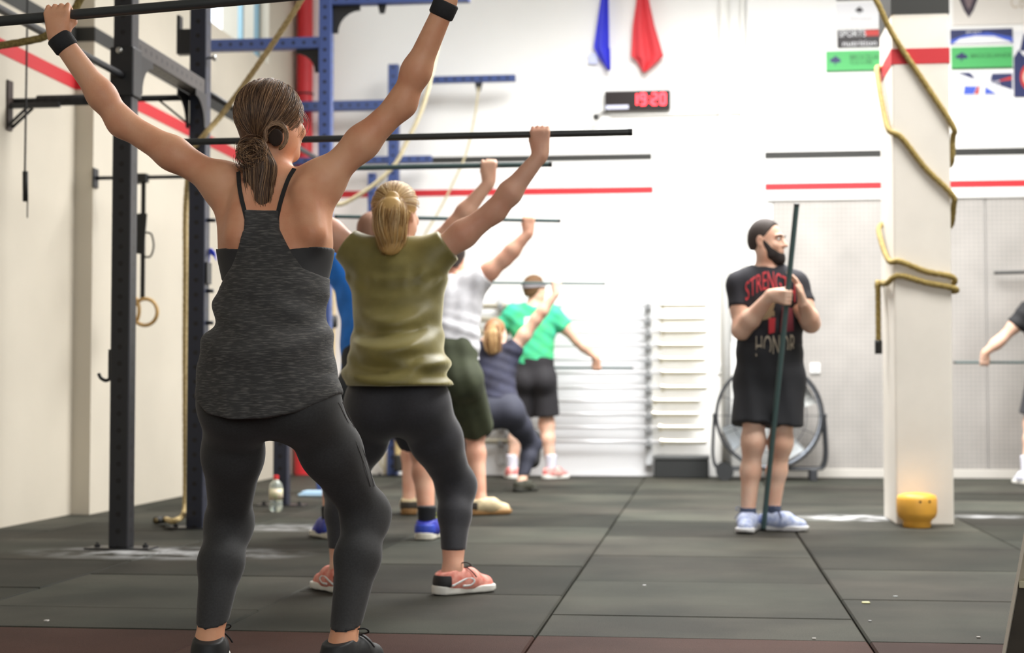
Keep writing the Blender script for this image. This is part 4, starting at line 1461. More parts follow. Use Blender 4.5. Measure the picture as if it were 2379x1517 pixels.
class Person:
    def __init__(self, label, base, h):
        self.base = np.asarray(base, float)
        self.e = empty('person', tuple(self.base), label, 'person')
        self.h = h

    def part(self, name, V, Q, m, parent=None):
        return link(name, np_mesh(name, V, Q, m, self.base), parent if parent is not None else self.e)

    def field(self, prims, pad=.05):
        bs = [bounds(p) for p in prims]
        lo = np.min([b[0] for b in bs], 0) - pad
        hi = np.max([b[1] for b in bs], 0) + pad
        return Field(lo, hi, self.h)

    def cloth(self, name, prims, m, region=None, fold=None, smooth=2, parent=None):
        pos = [p for p in prims if not p['sub']]
        F = self.field(pos, .03)
        d = evaluate(F, prims)
        X, Y, Z = F.xyz()
        if fold is not None:
            d = d + fold(X, Y, Z).astype(f32)
        if region is not None:
            d = np.maximum(d, region(X, Y, Z).astype(f32))
        V, Q = nets(F, d, smooth)
        return self.part(name, V, Q, m, parent)


def infl(prims, g, kmin=None):
    out = []
    for p in prims:
        q = dict(p)
        if q['t'] == 'c':
            q['r1'] += g
            q['r2'] += g
        else:
            q['r'] = q['r'] + g
        out.append(q)
    return out


def polyd(poly, X, Z):
    """signed distance to a polygon in the XZ plane, negative inside"""
    x, z = np.broadcast_arrays(X, Z)
    x, z = x[:, 0, :], z[:, 0, :]
    d = np.full(x.shape, 1e9)
    ins = np.zeros(x.shape, bool)
    n = len(poly)
    for i in range(n):
        (ax, az), (bx, bz) = poly[i], poly[(i + 1) % n]
        ex, ez = bx - ax, bz - az
        t = np.clip(((x - ax) * ex + (z - az) * ez) / max(1e-9, ex * ex + ez * ez), 0, 1)
        d = np.minimum(d, (x - ax - t * ex) ** 2 + (z - az - t * ez) ** 2)
        c = ((az > z) != (bz > z)) & (x < ex * (z - az) / (ez if abs(ez) > 1e-9 else 1e-9) + ax)
        ins ^= c
    d = np.sqrt(d)
    return np.where(ins, -d, d)[:, None, :]


def strands(paths, radii, mats, org, name, parent, n=4):
    """thin hair tubes; each path with a random material"""
    mb = MB(org)
    for p, r in zip(paths, radii):
        mb.cur = random.randrange(len(mats))
        m = len(p)
        mb.tube(p, [r * (1 - .6 * (i / (m - 1)) ** 3) for i in range(m)], n, True)
    me = mb.mesh(name, mats, True)
    return link(name, me, parent)


def skin(name, rgb, rgb2):
    m = mat(name, rgb, .5, noise=.5, nscale=9, rgb2=rgb2, bump=.06, bscale=160, spec=.4)
    b = m.node_tree.nodes['Principled BSDF']
    b.inputs['Subsurface Weight'].default_value = .12
    b.inputs['Subsurface Radius'].default_value = (.02, .008, .004)
    return m


SKIN1 = skin('tanned_skin', (232, 176, 140), (220, 152, 116))
SKIN2 = skin('rosy_skin', (232, 184, 158), (222, 162, 136))
SKIN3 = skin('fair_skin', (240, 202, 180), (231, 180, 154))

# ---- shoes -------------------------------------------------------------
_F = Field((-.07, -.12, -.01), (.07, .24, .15), .004)
_up = [cone((0, -.035, .045), (0, .05, .048), .040, .042, .03), cone((0, .05, .046), (0, .145, .028), .044, .036, .03),
       cone((0, -.03, .05), (0, -.028, .125), .040, .041, .03), cone((0, .0, .06), (0, .07, .055), .042, .04, .03)]
_dU = evaluate(_F, _up)
_X, _Y, _Z = _F.xyz()
_dU = np.maximum(_dU, np.maximum(_Z - (.098 - .25 * np.maximum(-_Y, 0) + 0 * _X), .018 - _Z))
_VU = nets(_F, _dU.astype(f32), 2)
_so = [cone((0, -.05, .0), (.004, .04, .0), .044, .040, .02), cone((.004, .04, 0), (.004, .14, 0), .040, .046, .03)]


def _sole2d():
    x, y = _X, _Y
    d = None
    for (ay, by, r1, r2) in ((-.042, .05, .046, .041), (.05, .142, .041, .049)):
        t = np.clip((y - ay) / (by - ay), 0, 1)
        v = np.sqrt(x ** 2 + (y - ay - t * (by - ay)) ** 2) - (r1 + (r2 - r1) * t)
        d = v if d is None else np.minimum(d, v)
    return d


_bot = .002 + .012 * np.clip((_Y - .12) / .08, 0, 1) ** 2 + .004 * np.clip((-_Y - .06) / .04, 0, 1)
_dS = np.maximum(_sole2d() + 0 * _Z, np.maximum(_Z - (.030 + .008 * np.clip((-_Y) / .08, 0, 1)), _bot - _Z))
_VS = nets(_F, _dS.astype(f32), 2)
_dH = np.maximum(np.maximum(evaluate(_F, infl(_up, .003)), _Y + .035), np.maximum(_Z - .075, .03 - _Z))
_VH = nets(_F, _dH.astype(f32), 2)
_SH = {}


def shoe(per, an, ft, up, sole, heel=None, lace=None, stripe=None, s=1.0, dz=0.0):
    key = (up.name, sole.name, heel.name if heel else '')
    if key not in _SH:
        _SH[key] = (np_mesh('shoe', *_VU, up, (0, 0, 0)), np_mesh('sole', *_VS, sole, (0, 0, 0)), np_mesh('heel_counter', *_VH, heel, (0, 0, 0)) if heel else None)
    mu, ms, mh = _SH[key]
    a = math.atan2(-ft[0], ft[1])
    o = link('shoe', mu, per.e, (an[0] - per.base[0], an[1] - per.base[1], dz - per.base[2]))
    o.rotation_euler = (0, 0, a)
    o.scale = (s, s, s)
    link('sole', ms, o)
    if mh:
        link('heel_counter', mh, o)
    if lace:
        mb = MB()
        for i in range(5):
            y = .035 + i * .018
            z = .096 - i * .0075
            mb.tube(spline([(-.026, y, z - .012), (-.01, y + .004, z + .002), (.01, y + .008, z + .002), (.026, y + .012, z - .014)], 4), .0028, 6)
        mb.tube(spline([(0, .03, .098), (.03, .02, .118), (.055, .03, .122), (.05, .05, .108), (.0, .036, .098)], 6), .0026, 6)
        mb.tube(spline([(0, .03, .098), (.03, .045, .1), (.05, .06, .082), (.06, .07, .065)], 6), .0026, 6)
        mb.build('laces', lace, o, True)
    if stripe:
        for sx in (-1, 1):
            q = [(-.035, .036), (.0, .05), (.04, .062), (.065, .052), (.05, .036), (.015, .034)]
            mb = MB()
            P = []
            for (y, z) in q:
                yy = np.clip((y + .035) / .085, 0, 1)
                rad = .042
                dzz = z - .047
                P.append((sx * (math.sqrt(max(1e-6, rad * rad - dzz * dzz)) + .0065 + .002 * max(0, y / .06)), y, z))
            mb.tube(spline(P, 5), .0052, 8).build('side_stripe', stripe, o, True)
    return o


def short_hair(per, c, R, s, m, front=.055, low=-.05, thick=.006, name='hair', wob=.002, top=0.0, nape=True):
    """close-cropped hair cap following the skull"""
    def L(*v):
        return c + R @ (np.array(v) * s)
    pr = [ell(L(0, -.012, .028), np.array([.076 + thick, .094 + thick, .088 + thick + top]) * s, R, .02)]
    if nape:
        pr.append(cone(L(0, -.05, -.02), L(0, -.055, -.055), .05 * s, .045 * s, .03, (R[:, 0], .9)))
    else:
        pr.append(cone(L(0, -.045, -.01), L(0, -.040, -.06), .052 * s, .042 * s, .03))

    def reg(X, Y, Z):
        x, y, z = X - c[0], Y - c[1], Z - c[2]
        lf = (x * R[0, 1] + y * R[1, 1] + z * R[2, 1]) / s
        lu = (x * R[0, 2] + y * R[1, 2] + z * R[2, 2]) / s
        lr = np.abs(x * R[0, 0] + y * R[1, 0] + z * R[2, 0]) / s
        a = lf - (front + .35 * (lu - .085) - .3 * np.maximum(0, .06 - lu))     # hairline
        b = (low - lu) + np.maximum(0, lf + .03) * 1.2
        return np.maximum(a, b)

    def fold(X, Y, Z):
        return wob * np.sin(X * 420) * np.sin(Y * 380 + 1) * np.sin(Z * 400)
    return per.cloth(name, pr, m, reg, fold, 1)


def eyes(per, c, R, s):
    mw, mi = mat('eye_white', (235, 230, 225), .3), mat('iris_dark', (52, 36, 26), .2)
    for sx in (-1, 1):
        p = c + R @ (np.array([sx * .031, .0805, .010]) * s)
        f_ = R[:, 1]
        a = MB(per.base).lathe(p, [(.001, -.012 * s), (.008 * s, -.008 * s), (.0115 * s, 0), (.008 * s, .008 * s), (.001, .0115 * s)], 14, f_).build('eye', mw, per.e, True)
        MB(per.base).lathe(p, [(.0058 * s, .0092 * s), (.005 * s, .011 * s), (.001, .0122 * s)], 12, f_).build('iris', mi, a, True)


def tee(J, B, g, fwd, hem, sl=.42, flare=0.0, sleeve_g=.014):
    """t-shirt prims: torso a little looser than the body, and two cut sleeves"""
    fl = (fwd, 1.38)
    hz = np.asarray(hem, float)
    P = [cone(hz - np.array([0, 0, .08]), J['waist'], B['hip'] + g + flare, B['waist'] + g + .006, .05, fl), cone(J['waist'], J['chest'], B['waist'] + g + .006, B['chest'] + g, .05, fl),
         cone(J['chest'], J['chest'] * .4 + J['neck'] * .6, B['chest'] + g, B['chest'] * .75 + g, .05, (fwd, 1.5))]
    for q in 'ab':
        sh, el = J['sh' + q], J['el' + q]
        P.append(cone(J['neck'] - np.array([0, 0, .035]), sh, B['neck'] * 1.05, B['sh'] * .82 + g, .05))
        P.append(cone(sh, J['waist'] * .5 + J['chest'] * .5 + (sh - J['neck']) * .35, B['sh'] * .9 + g, .065 + g, .06))
        d_ = nrm(el - sh)
        P.append(cone(sh, sh + (el - sh) * (sl + .15), B['sh'] + g * .8, B['ua'][0] + sleeve_g, .03, None, (sh + (el - sh) * sl, d_)))
    P.append(cone(J['neck'] + np.array([0, 0, -.005]), J['head'], B['neck'] * 1.22, B['neck'] * 1.5, .012, None, None, True))
    return P


def shorts(J, B, fwd, g, frac, flare=.02, waist_up=.06):
    P = [cone(J['pelvis'], J['pelvis'] * .6 + J['waist'] * .4, B['hip'] + g, B['waist'] + g + .01, .05, (fwd, 1.36))]
    for q in 'ab':
        hp, kn = J['hip' + q], J['kn' + q]
        e_ = hp + (kn - hp) * frac
        P.append(ell(hp - fwd * .045 + np.array([0, 0, -.02]), np.array([.09, .09, .10]) + g, None, .05))
        P.append(cone(hp, hp + (kn - hp) * (frac + .2), B['th'][0] + g, B['th'][0] * .92 + g + flare, .04, None, (e_, nrm(kn - hp))))
    return P


def pole(a, b, r, m, label, name='training_stick', extra=None):
    a, b = np.asarray(a, float), np.asarray(b, float)
    org = (a + b) / 2 if abs(a[2] - b[2]) < .5 else (a if a[2] < b[2] else b)
    e = empty(name, tuple(org), label, 'stick', 'long training sticks')
    MB(org).tube([a, a * .5 + b * .5, b], r, 20).build('pipe', m, e, auto=True)
    d = nrm(b - a)
    for p, s in ((a, -1), (b, 1)):
        MB(org).lathe(p - d * s * .012, [(r * 1.03, 0), (r * 1.03, .014), (r * .8, .016)], 18, d * s).build('end_cap', mat('stick_cap', (30, 32, 32), .5), e, auto=True)
    return e


M_pipe = mat('dark_grey_pipe', (58, 60, 60), .38)
M_pipe_green = mat('grey_green_pipe', (70, 92, 92), .4)
CAMBACK = np.array([0, -1.0, 0])
NORTH = np.array([0, 1.0, 0])
M_black_leg = mat('black_leggings', (54, 54, 55), .8, noise=.12, nscale=180, sheen=.15)


def ft(deg):
    a = math.radians(deg)          # 0 = straight away from the camera, positive = to the right
    return np.array([math.sin(a), math.cos(a), 0])


def arms_up(J, pr, barA, barB, rb, s, back, wl=.082, wb=.016):
    """both hands on a bar between barA (image left) and barB (image right)"""
    u = nrm(barB - barA)
    ha, hb = J['hda'], J['hdb']
    J['wra'], pa = grip(ha, u, J['ela'], back, rb, s, wl=wl, wb=wb)
    J['wrb'], pb = grip(hb, -u, J['elb'], back, rb, s, wl=wl, wb=wb)
    return pa + pb


def on_line(a, b, px):
    """bar point whose picture column is px (bars are nearly parallel to the picture)"""
    lo, hi = 0.0, 1.0
    def col(p):
        v = p - _C
        return IW / 2 + FPX * (v @ _Rt) / (v @ _Fw)
    for _ in range(40):
        m = (lo + hi) / 2
        if (col(a + (b - a) * m) < px):
            lo = m
        else:
            hi = m
    return a + (b - a) * lo


# ================================================================== woman in the dark tank top (nearest)
def woman_tank():
    Yb = 4.27
    ba, bb = W(-260, 72, 4.24), W(1330, -67, 4.30)
    pole(ba, bb, .0145, M_pipe, 'dark stick held overhead by the woman in the charcoal tank top')
    J = dict(pelvis=W(622, 885, 4.20), waist=W(638, 735, 4.24), chest=W(642, 575, 4.29), neck=W(640, 420, 4.33), head=W(632, 285, 4.36),
             sha=W(520, 428, 4.31), ela=W(283, 285, 4.30), shb=W(748, 422, 4.31), elb=W(934, 240, 4.31),
             hipa=W(547, 945, 4.21), kna=W(532, 1215, 4.44), ana=W(486, 1488, 4.28), hipb=W(712, 945, 4.21), knb=W(851, 1195, 4.44), anb=W(797, 1488, 4.28),
             fta=ft(-12), ftb=ft(22))
    J['hda'], J['hdb'] = on_line(ba, bb, 140), on_line(ba, bb, 1036)
    B = dict(FEM)
    B.update(chest=.138, waist=.125, hip=.150, ua=(.0435, .0350), fa=(.0365, .0275), sh=.052, th=(.081, .050), calf=.0555, ank=.0345)
    per = Person('woman in a charcoal tank top and black leggings lifting a stick overhead, nearest the camera', ((J['ana'][0] + J['anb'][0]) / 2, Yb, 0), .0046)
    hp = arms_up(J, None, ba, bb, .0145, .95, CAMBACK, .064, .030)
    T, A, Lg = build_prims(J, B, NORTH, CAMBACK)
    R = head_frame((.62, .78, .02))
    Hd = head_prims(J['head'], R, .93)
    # shoulder blades and spine furrow
    T += [cone(W(572, 450, 4.245), W(556, 545, 4.215), .034, .036, .04), cone(W(708, 445, 4.245), W(726, 540, 4.215), .034, .036, .04)]
    T += [cone(W(640, 470, 4.19), W(640, 760, 4.11), .016, .016, .035, sub=True)]
    prims = T + A + Lg + Hd + hp
    F = per.field([p for p in prims if not p['sub']])
    d = evaluate(F, prims)
    V, Q = nets(F, d, 2)
    per.part('body', V, Q, SKIN1)
    X, Y, Z = F.xyz()

    def surf(px, py, off=0.0, y0=3.7, y1=4.7):
        """where the ray through a pixel meets the body field"""
        dr = nrm(ray(px, py))
        t0, t1 = y0 / dr[1], y1 / dr[1]
        for t in np.linspace(t0, t1, 500):
            p = _C + dr * t
            i = np.round((p - F.lo) / F.h).astype(int)
            if (i < 0).any() or (i >= F.n).any():
                continue
            if d[tuple(i)] < off:
                return p
        return None

    # leggings
    zt = W(640, 850, 4.2)[2]
    za = W(485, 1453, 4.28)[2]
    reg = np.maximum(Z - zt, za + .25 * (Y - 4.28) - Z) + 0 * X
    V, Q = nets(F, np.maximum(d - .004, reg.astype(f32)), 2)
    lg = per.part('leggings', V, Q, M_black_leg)
    # seam piping down the right thigh
    mseam = mat('seam_grey', (92, 90, 90), .6)
    mb = MB(per.base)
    for o_ in (0, 9):
        pts = [surf(x_ - o_, y_, .005) for (x_, y_) in ((796, 935), (820, 985), (842, 1040), (858, 1085), (870, 1130))]
        pts = [p + np.array([0, -.002, 0]) for p in pts if p is not None]
        mb.tube(spline(pts, 4), .0011, 6)
    mb.build('seam', mseam, lg, True)
    # sports bra band
    z0, z1 = W(640, 650, 4.2)[2], W(640, 578, 4.2)[2]
    lim = np.maximum(Z - z1 - .10 * np.abs(X - J['chest'][0]) + .008, z0 - Z) + 0 * Y
    V, Q = nets(F, np.maximum(d - .0055, lim.astype(f32)), 2)
    per.part('sports_bra', V, Q, mat('bra_black', (48, 47, 48), .8, sheen=.1))
    # tank top
    Mt = mat('charcoal_heather', (44, 44, 45), .85, noise=.5, nscale=38, rgb2=(82, 80, 76), stretch=(1, 1, 9), bump=.25, bscale=120, sheen=.1)
    r_ = Mt.node_tree.nodes
    for nd in r_:
        if nd.type == 'VALTORGB':
            nd.color_ramp.elements[0].position, nd.color_ramp.elements[1].position = .30, .52
            nd.color_ramp.elements[0].color, nd.color_ramp.elements[1].color = (*lin((98, 96, 92)), 1), (*lin((57, 56, 56)), 1)
    pt = lambda x_, y_: (lambda w: (w[0], w[2]))(W(x_, y_, 4.205 - (y_ - 490) / 480 * .12))
    poly = [pt(571, 488), pt(646, 488), pt(648, 532), pt(668, 572), pt(700, 622), pt(790, 660), pt(840, 660), pt(840, 880), pt(788, 903), pt(745, 934), pt(690, 958), pt(620, 972), pt(550, 974),
            pt(485, 962), pt(449, 930), pt(420, 925), pt(420, 660), pt(500, 660), pt(532, 620), pt(552, 580), pt(569, 535)]
    P2 = T[:3] + [T[4], T[5], T[6], T[7]]
    fl = [cone(W(637, 600, 4.26), W(630, 720, 4.24), .126, .145, .04, (NORTH, 1.38)), cone(W(630, 720, 4.24), W(620, 860, 4.205), .145, .178, .04, (NORTH, 1.32)), cone(W(620, 860, 4.205), W(619, 985, 4.19), .178, .196, .04, (NORTH, 1.22))]
    dt = np.minimum(d - .0085, evaluate(F, fl))
    # soft drape folds across the small of the back
    cx = J['waist'][0]
    zz0 = W(640, 800, 4.15)[2]
    arc = (Z - zz0) - 1.6 * (X - cx + .02) ** 2
    fold = .0085 * np.sin(arc * 52) * np.exp(-(arc / .075) ** 2) + .006 * np.sin((Z + .55 * (X - cx)) * 60 + 1) * np.exp(-((Z - W(640, 720, 4.15)[2]) / .07) ** 2) \
        + .003 * np.sin(X * 70 + Z * 20) * np.clip((W(640, 760, 4.15)[2] - Z) / .2, 0, 1)
    dt = np.maximum(dt + fold.astype(f32), polyd(poly, X, Z).astype(f32))
    V, Q = nets(F, dt, 2)
    tk = per.part('tank_top', V, Q, Mt)
    # thin straps
    ms = mat('strap_black', (32, 30, 30), .7)
    for nm, px in (('bra_strap', ((684, 392), (672, 412), (661, 440), (652, 470), (646, 495), (642, 515))), ('bra_strap', ((554, 400), (556, 430), (561, 460), (568, 488), (573, 510)))):
        pts = [surf(x_, y_, .003) + np.array([0, -.001, 0]) for (x_, y_) in px]
        P = spline(pts, 5)
        mb = MB(per.base)
        for i in range(len(P) - 1):
            mb.beam(P[i], P[i + 1] + (P[i + 1] - P[i]) * .15, .011, .004, (0, -1, 0.35))
        mb.build(nm, ms, per.e)
    # wrist wraps
    for q in 'ab':
        wr, el = J['wr' + q], J['el' + q]
        dd = nrm(wr - el)
        a0, a1 = wr - dd * .040, wr + dd * .004
        mb = MB(per.base)
        mb.tube([a0, a0 + (a1 - a0) * .1, a1 - (a1 - a0) * .1, a1], [.031, .0345, .0355, .032], 24)
        mb.build('wrist_wrap', mat('wrap_black', (34, 34, 36), .8, bump=.2, bscale=200), per.e, True)
    # shoes
    ml = mat('lace_black', (28, 28, 28), .8)
    for q in 'ab':
        shoe(per, J['an' + q], J['ft' + q], mat('shoe_black', (34, 36, 38), .6), mat('sole_white', (235, 233, 226), .6), None, ml, None, .95)
    # hair: combed strands to a knot and a ponytail
    c, s = J['head'], .93
    mh = [mat('hair_brown', (114, 84, 60), .45), mat('hair_dark', (66, 47, 34), .5), mat('hair_light', (166, 130, 96), .42)]
    cap = short_hair(per, c, R, s, mat('hair_base', (84, 61, 44), .6), front=.058, low=-.055, thick=.0135, name='hair', wob=.0)
    tie = surf(600, 328, .012) + np.array([0, -.012, 0])
    tl = R.T @ (tie - c) / s
    paths, rad = [], []
    er = np.array([.076, .094, .088]) + .0145
    ec = np.array([0, -.012, .028])
    td = nrm((tl - ec) / er)
    for i in range(1500):
        th_ = random.uniform(0, 2 * math.pi)
        # roots along the hairline and over the crown
        ph = random.uniform(.15, 1.0)
        root = np.array([math.sin(th_), math.cos(th_) * .9 + .2, 0]) * ph
        root[2] = random.uniform(-.15, 1)
        root = nrm(root)
        if root[1] > .62 and root[2] < .55:
            continue
        if root[2] < -.05 and root[1] > -.1:
            continue
        ang = math.acos(np.clip(root @ td, -1, 1))
        if ang < .15:
            continue
        pp = []
        jit = random.uniform(-.0016, .0016)
        for t in np.linspace(0, 1, 9):
            v = (math.sin((1 - t) * ang) * root + math.sin(t * ang) * td) / math.sin(ang)
            q = ec + v * (er + jit + .002 * math.sin(t * 9 + i))
            q = q + (tl - (ec + td * er)) * t ** 4
            pp.append(c + R @ (q * s))
        paths.append(pp)
        rad.append(random.uniform(.0005, .0010))
    strands(paths, rad, [mh[0], mh[2], mh[0], mh[1]], per.base, 'combed_strands', cap, 3)
    # knot and tail
    Yk = tie[1] - .012
    paths, rad = [], []
    main = [W(604, 332, Yk), W(596, 352, Yk - .022), W(604, 388, Yk - .03), W(602, 430, Yk - .03), W(602, 468, Yk - .03), W(610, 502, Yk - .026)]
    wid = [.016, .038, .048, .044, .040, .022]
    for i in range(620):
        a, rr = random.uniform(0, 2 * math.pi), math.sqrt(random.random())
        ofs = np.array([math.cos(a), math.sin(a) * .6, 0]) * rr
        tw = random.uniform(-.7, .7)
        P = []
        for j, (p, w_) in enumerate(zip(main, wid)):
            an_ = tw * j * .35
            o_ = np.array([ofs[0] * math.cos(an_) - ofs[1] * math.sin(an_), ofs[0] * math.sin(an_) + ofs[1] * math.cos(an_), 0])
            P.append(p + o_ * w_ + np.array([0, 0, random.uniform(-.006, .006)]))
        P = spline(P[:random.choice((4, 5, 6, 6, 6))], 4)
        paths.append(P)
        rad.append(random.uniform(.0006, .0013))
    # loose bun loops left of the knot
    for i in range(240):
        cx_, cy_ = 580 + random.uniform(-10, 16), 356 + random.uniform(-16, 18)
        r0 = random.uniform(16, 30)
        a0 = random.uniform(0, 6.3)
        P = [W(cx_ + r0 * math.cos(a0 + t), cy_ + r0 * .95 * math.sin(a0 + t), Yk - .045 - .014 * math.sin(t * 1.5 + i)) for t in np.linspace(0, random.uniform(2.2, 4.5), 9)]
        paths.append(P)
        rad.append(random.uniform(.0005, .0011))
    strands(paths, rad, [mh[0], mh[1], mh[2]], per.base, 'ponytail', cap, 3)
    paths, rad = [], []
    # the hollow loop of hair right of the knot
    for i in range(150):
        cx_, cy_ = 641 + random.uniform(-2, 2), 316 + random.uniform(-2, 2)
        rx, ry = 24 + random.uniform(-2.5, 4.5), 30 + random.uniform(-3, 4.5)
        P = [W(cx_ + rx * math.cos(t), cy_ - ry * math.sin(t), Yk - .012 + .010 * math.cos(t + .3) + random.uniform(-.003, .003)) for t in np.linspace(-1.2, 3.5, 14)]
        P.append(W(600, 350, Yk - .02))
        paths.append(P)
        rad.append(random.uniform(.0005, .0010))
    strands(paths, rad, [mh[0], mh[2], mh[2]], per.base, 'hair_loop', cap, 3)
    core = [cone(main[i], main[i + 1], wid[i] * .8, wid[i + 1] * .8, .01, (NORTH, 1.5)) for i in range(4)] + [ell(W(585, 358, Yk - .018), (.026, .02, .026), None, .01)]
    per.cloth('ponytail_core', core, MATS['hair_base'], smooth=1, parent=cap)
    dark = [ell(W(641, 320, Yk + .012), (.021, .007, .026), None, .004)]  # dark ellipsoid put in as the shade inside the hollow loop
    per.cloth('hair_loop_shade', dark, mat('hair_shade', (48, 34, 26), .9), smooth=1, parent=cap)
    # flyaway hairs
    paths, rad = [], []
    for i in range(14):
        x0, y0 = random.uniform(560, 590), random.uniform(380, 400)
        paths.append(spline([W(x0, y0, Yk), W(x0 - random.uniform(5, 30), y0 + random.uniform(0, 30), Yk), W(x0 - random.uniform(0, 30), y0 + random.uniform(30, 60), Yk - .01)], 5))
        rad.append(.0006)
    for i in range(10):
        x0 = random.uniform(690, 712)
        paths.append(spline([W(x0 - 10, 250, 4.34), W(x0 + random.uniform(0, 12), 285, 4.34), W(x0 + random.uniform(-12, 6), 320, 4.35)], 5))
        rad.append(.0006)
    strands(paths, rad, mh, per.base, 'flyaway_hair', cap, 3)
    eyes(per, c, R, s)
    return per


woman_tank()


def figure(label, base, J, B, fwd, face, h, skin_m, hs, hands, foot_skin=True):
    """common body: returns person, groups, head rotation"""
    per = Person(label, base, h)
    T, A, Lg = build_prims(J, B, fwd, -fwd)
    R = head_frame(face)
    Hd = head_prims(J['head'], R, hs)
    prims = T + A + Lg + Hd + hands
    F = per.field([p for p in prims if not p['sub']])
    d = evaluate(F, prims)
    V, Q = nets(F, d, 2)
    per.part('body', V, Q, skin_m)
    return per, T, A, Lg, R, F, d


def z_of(px, py, Y):
    return float(W(px, py, Y)[2])


def tail_strands(main, wid, n, seed=0, curl=.35, dz=.006):
    paths, rad = [], []
    for i in range(n):
        a, rr = random.uniform(0, 2 * math.pi), math.sqrt(random.random())
        ofs = np.array([math.cos(a), math.sin(a) * .6, 0]) * rr
        tw = random.uniform(-.7, .7)
        P = []
        for j, (p, w_) in enumerate(zip(main, wid)):
            an_ = tw * j * curl
            P.append(p + np.array([ofs[0] * math.cos(an_) - ofs[1] * math.sin(an_), ofs[0] * math.sin(an_) + ofs[1] * math.cos(an_), 0]) * w_ + np.array([0, 0, random.uniform(-dz, dz)]))
        P = spline(P[:random.choice((len(main) - 1, len(main), len(main)))], 4)
        paths.append(P)
        rad.append(random.uniform(.0009, .0020))
    return paths, rad


def comb_strands(c, R, s, tie, n, thick=.0145, rmin=.001, rmax=.0022):
    tl = R.T @ (tie - c) / s
    er = np.array([.076, .094, .088]) + thick
    ec = np.array([0, -.012, .028])
    td = nrm((tl - ec) / er)
    paths, rad = [], []
    for i in range(n):
        th_ = random.uniform(0, 2 * math.pi)
        ph = random.uniform(.15, 1.0)
        root = nrm(np.array([math.sin(th_) * ph, (math.cos(th_) * .9 + .2) * ph, random.uniform(-.3, 1)]))
        if root[1] > .62 and root[2] < .55 or (root[2] < -.05 and root[1] > -.1):
            continue
        ang = math.acos(np.clip(root @ td, -1, 1))
        if ang < .15:
            continue
        jit = random.uniform(-.0008, .0025)
        pp = []
        for t in np.linspace(0, 1, 10):
            v = (math.sin((1 - t) * ang) * root + math.sin(t * ang) * td) / math.sin(ang)
            q = ec + v * (er + jit) + (tl - (ec + td * er)) * t ** 4
            pp.append(c + R @ (q * s))
        paths.append(pp)
        rad.append(random.uniform(rmin, rmax))
    return paths, rad


